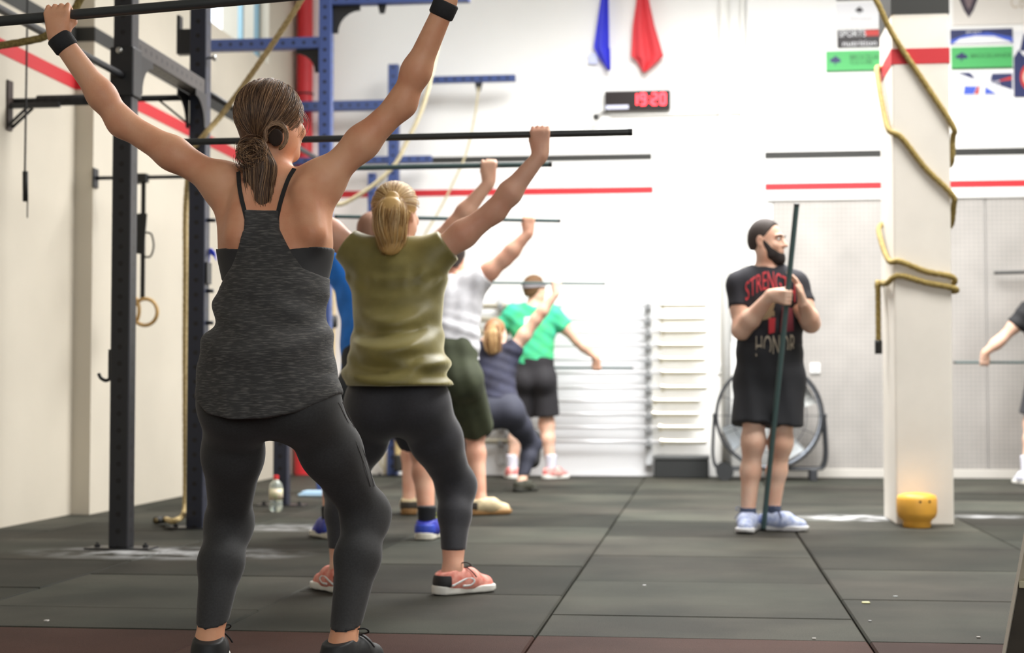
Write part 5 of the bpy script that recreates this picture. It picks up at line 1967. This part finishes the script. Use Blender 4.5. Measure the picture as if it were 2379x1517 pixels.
# ================================================================== blonde woman in the olive top
def woman_olive():
    Y0 = 5.98
    ba, bb = W(383, 331, 5.96), W(1467, 307, 6.0)
    pole(ba, bb, .0130, M_pipe, 'dark stick held overhead by the blonde woman in the olive top')
    J = dict(pelvis=W(923, 905, 5.92), waist=W(925, 775, 5.95), chest=W(925, 668, 6.0), neck=W(925, 580, 6.03), head=W(922, 497, 6.06),
             sha=W(842, 596, 6.01), ela=W(694, 486, 6.0), shb=W(1002, 598, 6.01), elb=W(1150, 490, 6.0),
             hipa=W(868, 950, 5.92), kna=W(797, 1125, 6.12), ana=W(790, 1322, 5.98), hipb=W(982, 950, 5.92), knb=W(1060, 1128, 6.12), anb=W(1052, 1322, 5.98),
             fta=ft(-42), ftb=ft(48))
    J['hda'], J['hdb'] = on_line(ba, bb, 592), on_line(ba, bb, 1256)
    B = dict(FEM)
    B.update(hip=.165, th=(.098, .060), calf=.056, ank=.036, chest=.145, waist=.130, ua=(.050, .039), fa=(.042, .027))
    hp = arms_up(J, None, ba, bb, .013, .98, CAMBACK)
    per, T, A, Lg, R, F, d = figure('blonde woman in an olive top and black leggings lifting a stick', ((J['ana'][0] + J['anb'][0]) / 2, Y0, 0), J, B, NORTH, (.35, .93, 0), .0065, SKIN2, .95, hp)
    X, Y, Z = F.xyz()
    zt, za = z_of(925, 850, 5.9), z_of(1052, 1280, 5.98)
    reg = np.maximum(Z - zt, za - Z) + 0 * X + 0 * Y
    V, Q = nets(F, np.maximum(d - .004, reg.astype(f32)), 2)
    per.part('leggings', V, Q, mat('black_leggings_olive_woman', (52, 52, 58), .7, noise=.1, nscale=150, sheen=.3))
    # loose velvet top
    P = [cone(W(922, 870, 5.88), W(924, 770, 5.95), .184, .156, .05, (NORTH, 1.16)), cone(W(922, 930, 5.87), W(922, 870, 5.88), .198, .186, .05, (NORTH, 1.08)),
         cone(W(924, 780, 5.95), J['chest'], .160, .150, .05, (NORTH, 1.34)), cone(J['chest'], J['chest'] * .4 + J['neck'] * .6, .150, .122, .05, (NORTH, 1.42))]
    for q in 'ab':
        sh, el = J['sh' + q], J['el' + q]
        P.append(cone(J['neck'] - np.array([0, 0, .035]), sh, .05, .062, .05))
        P.append(cone(sh, J['waist'] * .45 + J['chest'] * .55 + (sh - J['neck']) * .45, .068, .082, .06))
        P.append(cone(sh, sh + (el - sh) * .45, .066, .068, .03, None, (sh + (el - sh) * .26, nrm(el - sh))))
    P.append(cone(J['neck'] + np.array([0, 0, .0]), J['head'], .062, .075, .012, None, None, True))
    cx = J['chest'][0]
    zh = lambda py: z_of(925, py, 5.9)

    def fold(X, Y, Z):
        arc = (Z - zh(800)) - 1.9 * (X - cx) ** 2
        low = np.clip((zh(690) - Z) / .12, 0, 1) * np.clip((Z - zh(905)) / .05, .2, 1)
        arc2 = (Z - zh(870)) - .5 * (X - cx) ** 2 + .12 * (X - cx)
        up = np.clip((Z - zh(700)) / .1, 0, 1) * np.clip((zh(612) - Z) / .05, 0, 1)
        low = low * np.clip((.155 - np.abs(X - cx)) / .05, .25, 1)
        return .019 * np.sin(arc * 55) * low + .010 * np.sin(arc2 * 78 + 1.2) * np.clip((zh(810) - Z) / .06, 0, 1) \
            + up * (.004 * np.sin((X - cx) * 95 * (1 + .6 * (zh(590) - Z)))) * np.clip(np.abs(X - cx) / .05, .25, 1) + up * .007 * np.sin(((Z - zh(640)) - 2.5 * (X - cx) ** 2) * 75)

    def reg2(X, Y, Z):
        hem = zh(898) + .03 * np.abs(X - cx) - .10 * (X - cx) ** 2
        return hem - Z + 0 * Y
    Mv = mat('olive_velvet', (132, 122, 66), .5, noise=.35, nscale=7, rgb2=(108, 100, 50), sheen=.9, bump=.08, bscale=220)
    Mv.node_tree.nodes['Principled BSDF'].inputs['Sheen Tint'].default_value = (.93, .88, .62, 1)
    top = per.cloth('velvet_top', P, Mv, reg2, fold, 2)
    q = W(922, 593, 5.93)
    MB(per.base).box((q[0] - .014, J['neck'][1] - .075, q[2] - .012), (q[0] + .014, J['neck'][1] - .072, q[2] + .014)).build('care_tag', mat('tag_white', (235, 230, 230), .6), top)
    # hair
    c, s = J['head'], .95
    mh = [mat('hair_blonde', (206, 168, 108), .45), mat('hair_blonde_dark', (160, 118, 70), .45), mat('hair_blonde_light', (236, 208, 156), .45)]
    cap = short_hair(per, c, R, s, mh[0], front=.056, low=-.045, thick=.010, wob=0)
    tie = W(912, 468, c[1] - .115)
    strands(*comb_strands(c, R, s, tie, 800, rmin=.0007, rmax=.0014), mh, per.base, 'combed_strands', cap, 3)
    Yk = tie[1]
    main = [W(913, 468, Yk + .02), W(911, 462, Yk - .02), W(908, 490, Yk - .045), W(906, 530, Yk - .04), W(908, 565, Yk - .025), W(903, 592, Yk - .01)]
    wid = [.02, .035, .066, .070, .058, .028]
    strands(*tail_strands(main, wid, 480), mh, per.base, 'ponytail', cap, 3)
    core = [cone(main[i], main[i + 1], wid[i] * .8, wid[i + 1] * .8, .01, (NORTH, 1.6)) for i in range(4)]
    per.cloth('ponytail_core', core, mh[0], smooth=1, parent=cap)
    eyes(per, c, R, s)
    for q in 'ab':
        shoe(per, J['an' + q], J['ft' + q], mat('coral_knit', (232, 128, 112), .7, noise=.3, nscale=40, rgb2=(250, 176, 160)), mat('sole_white', (235, 233, 226), .6), mat('shoe_dark_heel', (46, 44, 46), .6), mat('lace_brown', (70, 58, 54), .8), mat('white_stripe', (240, 240, 240), .5), .97)


# ================================================================== man in the blue shirt
def man_blue():
    Y0 = 8.17
    ba, bb = W(470, 397, 8.15), W(1281, 382, 8.17)
    pole(ba, bb, .0130, M_pipe_green, 'grey stick held overhead by the man in the blue shirt')
    J = dict(pelvis=W(872, 870, 8.05), waist=W(873, 785, 8.1), chest=W(873, 690, 8.16), neck=W(872, 612, 8.18), head=W(866, 545, 8.2),
             sha=W(800, 632, 8.17), ela=W(695, 522, 8.16), shb=W(948, 630, 8.17), elb=W(1055, 525, 8.16),
             hipa=W(830, 905, 8.05), kna=W(775, 1040, 8.33), ana=W(768, 1213, 8.17), hipb=W(915, 905, 8.05), knb=W(982, 1040, 8.33), anb=W(992, 1213, 8.17),
             fta=ft(-35), ftb=ft(5))
    J['hda'], J['hdb'] = on_line(ba, bb, 610), on_line(ba, bb, 1137)
    hp = arms_up(J, None, ba, bb, .013, 1.1, CAMBACK)
    B = dict(MALE)
    per, T, A, Lg, R, F, d = figure('man in bright blue shirt and blue shoes lifting a stick, mostly hidden', ((J['ana'][0] + J['anb'][0]) / 2, Y0, 0), J, B, NORTH, (.1, 1, 0), .009, SKIN2, 1.0, hp)
    hem = W(872, 872, 8.06)
    P = tee(J, B, .016, NORTH, hem, .4, .012)
    per.cloth('blue_shirt', P, mat('bright_blue_cloth', (40, 128, 232), .8, noise=.1, nscale=12), lambda X, Y, Z: hem[2] - Z + 0 * X + 0 * Y, lambda X, Y, Z: .004 * np.sin(X * 60) * np.sin(Z * 30 + X * 20) + 0 * Y, 2)
    per.cloth('shorts', shorts(J, B, NORTH, .016, .82), mat('dark_shorts', (44, 48, 54), .8), None, None, 2)
    short_hair(per, J['head'], R, 1.0, mat('cropped_hair', (150, 112, 92), .8), front=.03, low=-.04, thick=.003, wob=.001)
    eyes(per, J['head'], R, 1.0)
    for q in 'ab':
        an = J['an' + q]
        P = [cone(an + np.array([0, 0, .085]), an - np.array([0, 0, .03]), .050, .043, .01)]
        zt = an[2] + .085
        per.cloth('sock', P, mat('black_sock', (34, 36, 40), .85), lambda X, Y, Z: Z - zt + 0 * X + 0 * Y, None, 1)
        shoe(per, an, J['ft' + q], mat('blue_shoe', (44, 52, 170), .55, noise=.2, nscale=30), mat('sole_cream', (226, 222, 210), .6), mat('blue_heel', (52, 78, 196), .5), mat('lace_lime', (200, 214, 60), .7), None, 1.08)


# ================================================================== man in the grey shirt
def man_grey():
    Y0 = 9.83
    ba, bb = W(778, 503, 9.8), W(1301, 513, 9.86)
    pole(ba, bb, .0115, M_pipe_green, 'thin grey stick held overhead by the man in the light grey shirt')
    J = dict(pelvis=W(1046, 855, 9.72), waist=W(1047, 785, 9.77), chest=W(1048, 712, 9.83), neck=W(1050, 650, 9.86), head=W(1050, 600, 9.88),
             sha=W(990, 666, 9.84), ela=W(925, 600, 9.83), shb=W(1102, 660, 9.84), elb=W(1173, 602, 9.83),
             hipa=W(1012, 880, 9.72), kna=W(958, 1000, 9.98), ana=W(950, 1162, 9.83), hipb=W(1082, 880, 9.72), knb=W(1102, 1000, 9.98), anb=W(1116, 1162, 9.83),
             fta=ft(-10), ftb=ft(60))
    J['hda'], J['hdb'] = on_line(ba, bb, 874), on_line(ba, bb, 1229)
    hp = arms_up(J, None, ba, bb, .0115, 1.05, CAMBACK)
    B = dict(MALE)
    B.update(chest=.155, waist=.142, hip=.15)
    per, T, A, Lg, R, F, d = figure('man in a light grey shirt and dark green shorts lifting a stick', ((J['ana'][0] + J['anb'][0]) / 2, Y0, 0), J, B, NORTH, (.1, 1, 0), .0095, SKIN2, 1.0, hp)
    hem = W(1047, 838, 9.74)
    P = tee(J, B, .018, NORTH, hem, .36, .012)
    per.cloth('grey_shirt', P, mat('light_grey_marl', (206, 206, 210), .85, noise=.08, nscale=20), lambda X, Y, Z: hem[2] - Z + 0 * X + 0 * Y,
              lambda X, Y, Z: .005 * np.sin(Z * 75 + X * 25) * np.clip((J['chest'][2] - .02 - Z) / .08, 0, 1) + .003 * np.sin(X * 70) + 0 * Y, 2)
    per.cloth('shorts', shorts(J, B, NORTH, .024, .95, .024), mat('dark_olive_shorts', (60, 66, 46), .85, noise=.15, nscale=12), None, lambda X, Y, Z: .004 * np.sin(X * 60 + Z * 15) + 0 * Y, 2)
    short_hair(per, J['head'], R, 1.0, mat('dark_hair', (46, 36, 32), .6), front=.05, low=-.06, thick=.010, wob=.003)
    eyes(per, J['head'], R, 1.0)
    for q in 'ab':
        shoe(per, J['an' + q], J['ft' + q], mat('beige_shoe', (206, 188, 150), .7, noise=.2, nscale=30), mat('gum_sole', (150, 112, 66), .7), mat('black_collar', (60, 54, 46), .7), None, None, 1.08)


# ================================================================== woman in navy
def woman_navy():
    Y0 = 12.1
    ba, bb = W(890, 655, 12.08), W(1406, 659, 12.12)
    pole(ba, bb, .0100, M_pipe_green, 'thin grey stick held overhead by the small woman in navy')
    J = dict(pelvis=W(1160, 945, 12.0), waist=W(1152, 892, 12.05), chest=W(1150, 850, 12.1), neck=W(1150, 812, 12.12), head=W(1152, 774, 12.13),
             sha=W(1112, 818, 12.1), ela=W(1052, 745, 12.1), shb=W(1190, 815, 12.1), elb=W(1246, 742, 12.1),
             hipa=W(1138, 962, 12.0), kna=W(1083, 1035, 12.22), ana=W(1093, 1117, 12.1), hipb=W(1190, 962, 12.0), knb=W(1236, 1032, 12.22), anb=W(1212, 1117, 12.1),
             fta=ft(-25), ftb=ft(28))
    J['hda'], J['hdb'] = on_line(ba, bb, 1008), on_line(ba, bb, 1293)
    hp = arms_up(J, None, ba, bb, .010, .95, CAMBACK)
    B = dict(FEM)
    B.update(chest=.135, waist=.12, hip=.155, s=.9)
    per, T, A, Lg, R, F, d = figure('small woman in a navy top and dark leggings lifting a stick', ((J['ana'][0] + J['anb'][0]) / 2, Y0, 0), J, B, NORTH, (.55, .83, 0), .0105, SKIN3, .90, hp)
    X, Y, Z = F.xyz()
    zt, za = z_of(1160, 900, 12.0), z_of(1212, 1105, 12.1)
    V, Q = nets(F, np.maximum(d - .006, (np.maximum(Z - zt, za - Z) + 0 * X + 0 * Y).astype(f32)), 2)
    per.part('leggings', V, Q, mat('charcoal_leggings', (58, 60, 74), .8))
    for q in 'ab':
        kn = J['kn' + q]
        P = [cone(kn + np.array([0, 0, .05]), kn - np.array([0, 0, .12]) - NORTH * .02, .068, .064, .02)]
        per.cloth('knee_sleeve', P, mat('knee_black', (44, 44, 46), .8), None, None, 1)
    hem = W(1158, 925, 12.0)
    P = tee(J, B, .012, NORTH, hem, .22, .004)
    per.cloth('navy_top', P, mat('navy_cloth', (54, 56, 78), .8, noise=.2, nscale=10, rgb2=(42, 42, 58)), lambda X, Y, Z: hem[2] - Z + 0 * X + 0 * Y, lambda X, Y, Z: .003 * np.sin(Z * 80 + X * 30) + 0 * Y, 2)
    c = J['head']
    mh = [mat('hair_honey', (206, 172, 122), .5), mat('hair_honey_dark', (150, 108, 72), .5)]
    cap = short_hair(per, c, R, .9, mh[1], front=.055, low=-.05, thick=.010, wob=0)
    Yk = c[1] - .09
    main = [W(1150, 758, Yk), W(1146, 775, Yk - .03), W(1145, 792, Yk - .035), W(1146, 812, Yk - .03), W(1148, 822, Yk - .02)]
    wid = [.03, .066, .074, .066, .045]
    strands(*tail_strands(main, wid, 220, dz=.02), mh, per.base, 'ponytail', cap)
    per.cloth('ponytail_core', [cone(main[i], main[i + 1], wid[i] * .6, wid[i + 1] * .6, .01, (NORTH, 1.6)) for i in range(3)], mh[0], smooth=1, parent=cap)
    eyes(per, c, R, .9)
    for q in 'ab':
        shoe(per, J['an' + q], J['ft' + q], mat('dark_khaki_shoe', (62, 62, 52), .7), mat('dark_sole', (46, 46, 40), .7), None, None, None, .98)


# ================================================================== man in green / man at the right edge
def man_wide(cx, Y0, label, shirt, short, hair, band, shoe_m, print_m, stick_label, sx0, sx1, sock):
    k = (13.95 / Y0)
    w = lambda dx, y, Y: W(cx + dx * k, 911 + (y - 911) * k, Y)
    ya = Y0 + .10
    ba, bb = W(sx0, 853 if cx < 2000 else 842, ya), W(sx1, 855 if cx < 2000 else 842, ya)
    pole(ba, bb, .0105, M_pipe_green, stick_label)
    J = dict(pelvis=w(2, 858, Y0), waist=w(0, 815, Y0), chest=w(-1, 765, Y0), neck=w(0, 712, Y0), head=w(3, 672, Y0 + .01),
             sha=w(-46, 729, Y0), ela=w(-108, 792, Y0 + .04), shb=w(44, 731, Y0), elb=w(102, 792, Y0 + .04),
             hipa=w(-20, 880, Y0), kna=w(-38, 982, Y0 + .04), ana=w(-50, 1088, Y0), hipb=w(24, 880, Y0), knb=w(30, 985, Y0 + .04), anb=w(40, 1088, Y0),
             fta=ft(-15), ftb=ft(40))
    J['hda'], J['hdb'] = on_line(ba, bb, cx - 147 * k), on_line(ba, bb, cx + 147 * k)
    hp = arms_up(J, None, ba, bb, .0105, 1.05, CAMBACK)
    B = dict(MALE)
    B.update(hip=.148, waist=.140, chest=.155)
    per, T, A, Lg, R, F, d = figure(label, ((J['ana'][0] + J['anb'][0]) / 2, Y0, 0), J, B, NORTH, (.75, .65, 0), .0105, SKIN3, 1.0, hp)
    hem = w(0, 868, Y0)
    P = tee(J, B, .018, NORTH, hem, .5, .010, .02)
    tp = per.cloth('t_shirt', P, shirt, lambda X, Y, Z: hem[2] - Z + .1 * (X - hem[0]) + 0 * Y, lambda X, Y, Z: .003 * np.sin(Z * 60 + X * 40) + 0 * Y, 2)
    per.cloth('shorts', shorts(J, B, NORTH, .022, .82, .02), short, None, None, 2)
    short_hair(per, J['head'], R, 1.0, hair, front=.05, low=-.065, thick=.014, wob=.003)
    if band:
        c_ = J['head'] + R @ np.array([0, -.01, .035])
        mb = MB(per.base)
        n = 28
        P = [c_ + R @ np.array([.092 * math.cos(t), .112 * math.sin(t), 0.012 * math.sin(t)]) for t in np.linspace(0, 2 * math.pi, n)]
        for i in range(n - 1):
            mb.beam(P[i], P[i + 1], .006, .036, R[:, 2])
        mb.build('headband', band, per.e)
    eyes(per, J['head'], R, 1.0)
    for q in 'ab':
        an = J['an' + q]
        zt = an[2] + .12
        per.cloth('sock', [cone(an + np.array([0, 0, .12]), an - np.array([0, 0, .03]), .052, .044, .01)], sock, lambda X, Y, Z: Z - zt + 0 * X + 0 * Y, None, 1)
        shoe(per, an, J['ft' + q], shoe_m, mat('sole_white', (235, 233, 226), .6), None, None, None, 1.08)
    if print_m:
        from mathutils.bvhtree import BVHTree
        bv = BVHTree.FromPolygons([v.co[:] for v in tp.data.vertices], [p.vertices[:] for p in tp.data.polygons])
        mb = MB()
        vs, fs = [], []
        a, b = w(-25, 758, Y0 - .2), w(8, 735, Y0 - .2)
        n = 8
        for i in range(n + 1):
            for j in range(n + 1):
                p = np.array([a[0] + (b[0] - a[0]) * i / n, Y0 - .4, a[2] + (b[2] - a[2]) * j / n]) - per.base
                hit = bv.ray_cast(Vector(p), Vector((0, 1, 0)))
                vs.append(np.array(hit[0] if hit[0] else Vector(p) + Vector((0, .3, 0))) + np.array([0, -.003, 0]))
        for i in range(n):
            for j in range(n):
                q = i * (n + 1) + j
                fs.append((q, q + n + 1, q + n + 2, q + 1))
        MB().add(vs, fs).build('shirt_print', print_m, tp, True)
    return per, ba, bb, ya


# ================================================================== coach with the pole
def open_hand(wr, dirv, palm_n, u, s, curl=.5):
    """relaxed hand: dirv towards the fingers, palm_n out of the palm, u towards the index finger"""
    P = []
    dirv, u = nrm(dirv), nrm(perp(u, nrm(dirv)))
    pn = nrm(palm_n)
    for o, l in zip(np.array([1.5, .5, -.5, -1.5]) * .0196 * s, (.93, 1.0, .95, .8)):
        m = wr + dirv * .088 * s + u * o
        P.append(cone(wr + dirv * .02 * s + u * o * .6, m, .0165 * s, .0125 * s, .012))
        a = m
        ang = 0.0
        for ln, r in ((.042, .0105), (.027, .0092), (.021, .0080)):
            ang += curl * .55
            b = a + (dirv * math.cos(ang) + pn * math.sin(ang)) * ln * l * s
            P.append(cone(a, b, r * s, r * .9 * s, .003))
            a = b
    t0 = wr + dirv * .025 * s + u * .022 * s
    t1 = wr + dirv * .060 * s + u * .046 * s + pn * .01 * s
    t2 = wr + dirv * .092 * s + u * .050 * s + pn * .022 * s
    P += [cone(t0, t1, .0155 * s, .012 * s, .01), cone(t1, t2, .0115 * s, .009 * s, .003)]
    return P


def coach():
    Y0 = 8.85
    p0, p1 = W(1773, 1226, 8.88), W(1851, 474, 8.52)
    p0 = np.array([p0[0], p0[1], 0.004])
    fwd = nrm((.16, -.98, 0))
    J = dict(pelvis=W(1788, 855, 8.90), waist=W(1788, 775, 8.90), chest=W(1787, 695, 8.90), neck=W(1782, 632, 8.91), head=W(1781, 562, 8.90),
             sha=W(1723, 664, 8.90), ela=W(1722, 768, 8.80), shb=W(1842, 664, 8.88), elb=W(1884, 752, 8.80), wrb=W(1866, 706, 8.63),
             hipa=W(1755, 880, 8.90), kna=W(1750, 1025, 8.84), ana=W(1738, 1192, 8.86), hipb=W(1822, 880, 8.90), knb=W(1814, 1028, 8.88), anb=W(1795, 1186, 8.92),
             fta=ft(188), ftb=ft(112))
    u = nrm(p1 - p0)
    t = (z_of(1830, 690, 8.62) - p0[2]) / (p1[2] - p0[2])
    J['hda'] = p0 + (p1 - p0) * t
    # right hand of the coach closes round the pole
    J['wra'], ha = grip(J['hda'], u, J['ela'], np.array([.2, -1, 0]), .014, 1.06)
    hb = open_hand(J['wrb'], np.array([-.22, -.05, .95]), np.array([-.9, .3, 0]), np.array([.1, -1, 0]), 1.05, .55)
    B = dict(MALE)
    B.update(chest=.160, waist=.150, hip=.152, ua=(.058, .045), fa=(.049, .031), th=(.082, .052), calf=.053, ct=.42)
    per, T, A, Lg, R, F, d = figure('bearded coach in a black printed shirt and shorts leaning on an upright pole', ((J['ana'][0] + J['anb'][0]) / 2, Y0, 0), J, B, fwd, (.90, -.42, -.02), .0065, SKIN3, 1.0, ha + hb)
    pole(p0, p1, .0145, M_pipe_green, 'upright grey pole held by the bearded coach')
    hem = W(1788, 842, 8.9)
    P = tee(J, B, .014, fwd, hem, .52, .004, .014)
    Mb = mat('black_tee', (38, 37, 44), .85, noise=.08, nscale=10)
    tp = per.cloth('t_shirt', P, Mb, lambda X, Y, Z: hem[2] - Z + 0 * X + 0 * Y, lambda X, Y, Z: .0035 * np.sin(Z * 55 + X * 35) * np.clip((J['chest'][2] - Z) / .1, 0, 1) + .002 * np.sin(X * 60 + Z * 20) + 0 * Y, 2)
    per.cloth('shorts', shorts(J, B, fwd, .026, .74, .024), mat('black_shorts', (36, 37, 42), .8), None, lambda X, Y, Z: .003 * np.sin(X * 60 + Z * 12) + 0 * Y, 2)
    c = J['head']
    mh = mat('coach_hair', (66, 56, 52), .75)
    short_hair(per, c, R, 1.0, mh, front=.052, low=-.045, thick=.0025, wob=.001, top=.012, nape=False)
    # beard
    def L(*v):
        return c + R @ np.array(v)
    bd = [ell(L(0, .034, -.045), (.066, .068, .078), R, .02), ell(L(0, .075, -.100), (.036, .034, .034), R, .03)] + [cone(L(sx * .062, .012, .0), L(sx * .050, .045, -.075), .015, .020, .02) for sx in (-1, 1)]

    def breg(X, Y, Z):
        x, y, z = X - c[0], Y - c[1], Z - c[2]
        lf = x * R[0, 1] + y * R[1, 1] + z * R[2, 1]
        lu = x * R[0, 2] + y * R[1, 2] + z * R[2, 2]
        lr = np.abs(x * R[0, 0] + y * R[1, 0] + z * R[2, 0])
        a = lu + .046 - np.clip((.07 - lf), -.02, .07) * .95          # upper border climbs to the ears
        m = np.maximum(.030 - np.sqrt((lr / 1.0) ** 2 + ((lu + .056) * 2.2) ** 2), .07 - lf)   # keep the mouth free
        return np.maximum(np.maximum(a, .006 - lf - .5 * (lu + .06)), -np.maximum(np.sqrt((lr * .9) ** 2 + ((lu + .056) * 2.6) ** 2) - .026, .085 - lf))
    per.cloth('beard', bd, mat('beard_dark', (38, 31, 30), .8), breg, lambda X, Y, Z: .002 * np.sin(X * 400) * np.sin(Y * 410) * np.sin(Z * 390), 1)
    for sx in (-1, 1):
        MB(per.base).tube(spline([L(sx * .014, .0985, .026), L(sx * .032, .095, .033), L(sx * .052, .08, .026)], 4), .0045, 8).build('eyebrow', mh, per.e, True)
    eyes(per, c, R, 1.0)
    ms = mat('pale_blue_shoe', (150, 164, 206), .6, noise=.25, nscale=40, rgb2=(196, 204, 226))
    for q in 'ab':
        an = J['an' + q]
        zt = an[2] + .03
        per.cloth('sock', [cone(an + np.array([0, 0, .03]), an - np.array([0, 0, .04]), .045, .043, .01)], mat('slate_sock', (70, 80, 104), .85), lambda X, Y, Z: Z - zt + 0 * X + 0 * Y, None, 1)
        shoe(per, an, J['ft' + q], ms, mat('sole_grey', (214, 214, 216), .6), None, mat('lace_slate', (84, 90, 112), .8), None, 1.06)
    # lettering printed on the chest
    from mathutils.bvhtree import BVHTree
    bv = BVHTree.FromPolygons([v.co[:] for v in tp.data.vertices], [p.vertices[:] for p in tp.data.polygons])

    def stamp(vx, name, m, faces):
        out = []
        for (x, z) in vx:
            p = np.array([x, 8.2, z]) - per.base
            hit = bv.ray_cast(Vector(p), Vector((0, 1, 0)))
            q = np.array(hit[0]) if hit[0] is not None else p + np.array([0, .55, 0])
            out.append(q + np.array([0, -.011, 0]))
        me = bpy.data.meshes.new(name)
        me.from_pydata([tuple(p) for p in out], [], faces)
        me.materials.append(m)
        link(name, me, tp)

    def word(txt, fn, name, m):
        me = text_mesh(txt, 1.0, 0.0)
        import bmesh
        bm = bmesh.new(); bm.from_mesh(me)
        bmesh.ops.triangulate(bm, faces=bm.faces)
        for _ in range(2):
            bmesh.ops.subdivide_edges(bm, edges=[e for e in bm.edges if e.calc_length() > .12], cuts=1)
        bm.to_mesh(me); bm.free()
        co = np.array([v.co[:] for v in me.vertices])
        lo, hi = co.min(0), co.max(0)
        uv = [((p[0] - lo[0]) / (hi[0] - lo[0]), (p[1] - lo[1]) / (hi[1] - lo[1])) for p in co]
        stamp([fn(a, b) for a, b in uv], name, m, [tuple(p.vertices) for p in me.polygons])

    red = mat('shirt_print_red', (186, 44, 52), .7)
    sand = mat('shirt_print_sand', (182, 170, 152), .7)
    tan = mat('shirt_print_tan', (142, 122, 92), .7)

    def px(x, y):
        w = W(x, y, 8.75)
        return w[0], w[2]

    def arc(a, b):
        x = 1732 + 116 * a
        base_ = 700 - 30 * math.sin(math.pi * a) + 3 * a
        return px(x, base_ - 44 * b + (1 - b) * 0)
    word('STRENGTH', arc, 'chest_lettering', red)
    word('HONOR', lambda a, b: px(1756 + 94 * a, 828 - 48 * b - 4 * a), 'belly_lettering', sand)
    for (poly, m, nm) in (([(1766, 745), (1790, 740), (1806, 690), (1792, 684), (1770, 700)], tan, 'helmet_print'), ([(1786, 776), (1800, 772), (1802, 738), (1786, 738)], red, 'crest_print'),
                          ([(1812, 772), (1846, 768), (1842, 715), (1818, 712)], mat('shirt_print_maroon', (104, 34, 44), .7), 'cape_print'), ([(1784, 736), (1800, 734), (1800, 722), (1784, 722)], tan, 'strap_print')):
        stamp([px(*p) for p in poly], nm, m, [tuple(range(len(poly)))])


woman_olive()
man_blue()
man_grey()
woman_navy()
_w = lambda n, c: mat(n, c, .8)
man_wide(1240, 13.95, 'man in a green shirt and black shorts with arms spread at the back', mat('green_cloth', (72, 205, 165), .8, noise=.1, nscale=8, rgb2=(80, 200, 130)), _w('black_shorts_green_man', (40, 38, 42)),
         _w('brown_hair', (112, 82, 54)), _w('grey_headband', (150, 146, 150)), mat('red_shoe', (226, 74, 84), .6, noise=.3, nscale=30, rgb2=(238, 190, 180)), _w('white_print', (235, 245, 240)),
         'stick held low by the man in the green shirt', 1010, 1470, _w('white_sock', (225, 225, 238)))
man_wide(2437, 13.6, 'person in a black shirt cut off by the right edge, holding a stick low', _w('black_shirt_right', (36, 36, 38)), _w('grey_shorts_right', (60, 60, 64)), _w('brown_hair', (112, 82, 54)), None,
         _w('white_shoe_right', (225, 226, 240)), None, 'stick held low by the person at the right edge', 2216, 2660, _w('white_sock', (225, 225, 238)))
coach()

# stick resting on two wall pegs at the right edge
yy = YR - .12
e = pole(W(2311, 634, yy), W(2800, 622, yy), .013, M_pipe, 'dark stick on wall pegs high at the right edge')
pg = empty('peg_rail', tuple(W(2560, 635, YR)), 'pair of wall pegs carrying the stick at the right edge', 'pegs')
for px in (2460, 2700):
    q = W(px, 634 - (px - 2311) * .0245, yy)
    MB(pg.location).tube([(q[0], YR, q[2] - .025), (q[0], yy - .02, q[2] - .022), (q[0], yy - .03, q[2])], .009, 8).build('peg', M_rig_plain, pg, True)
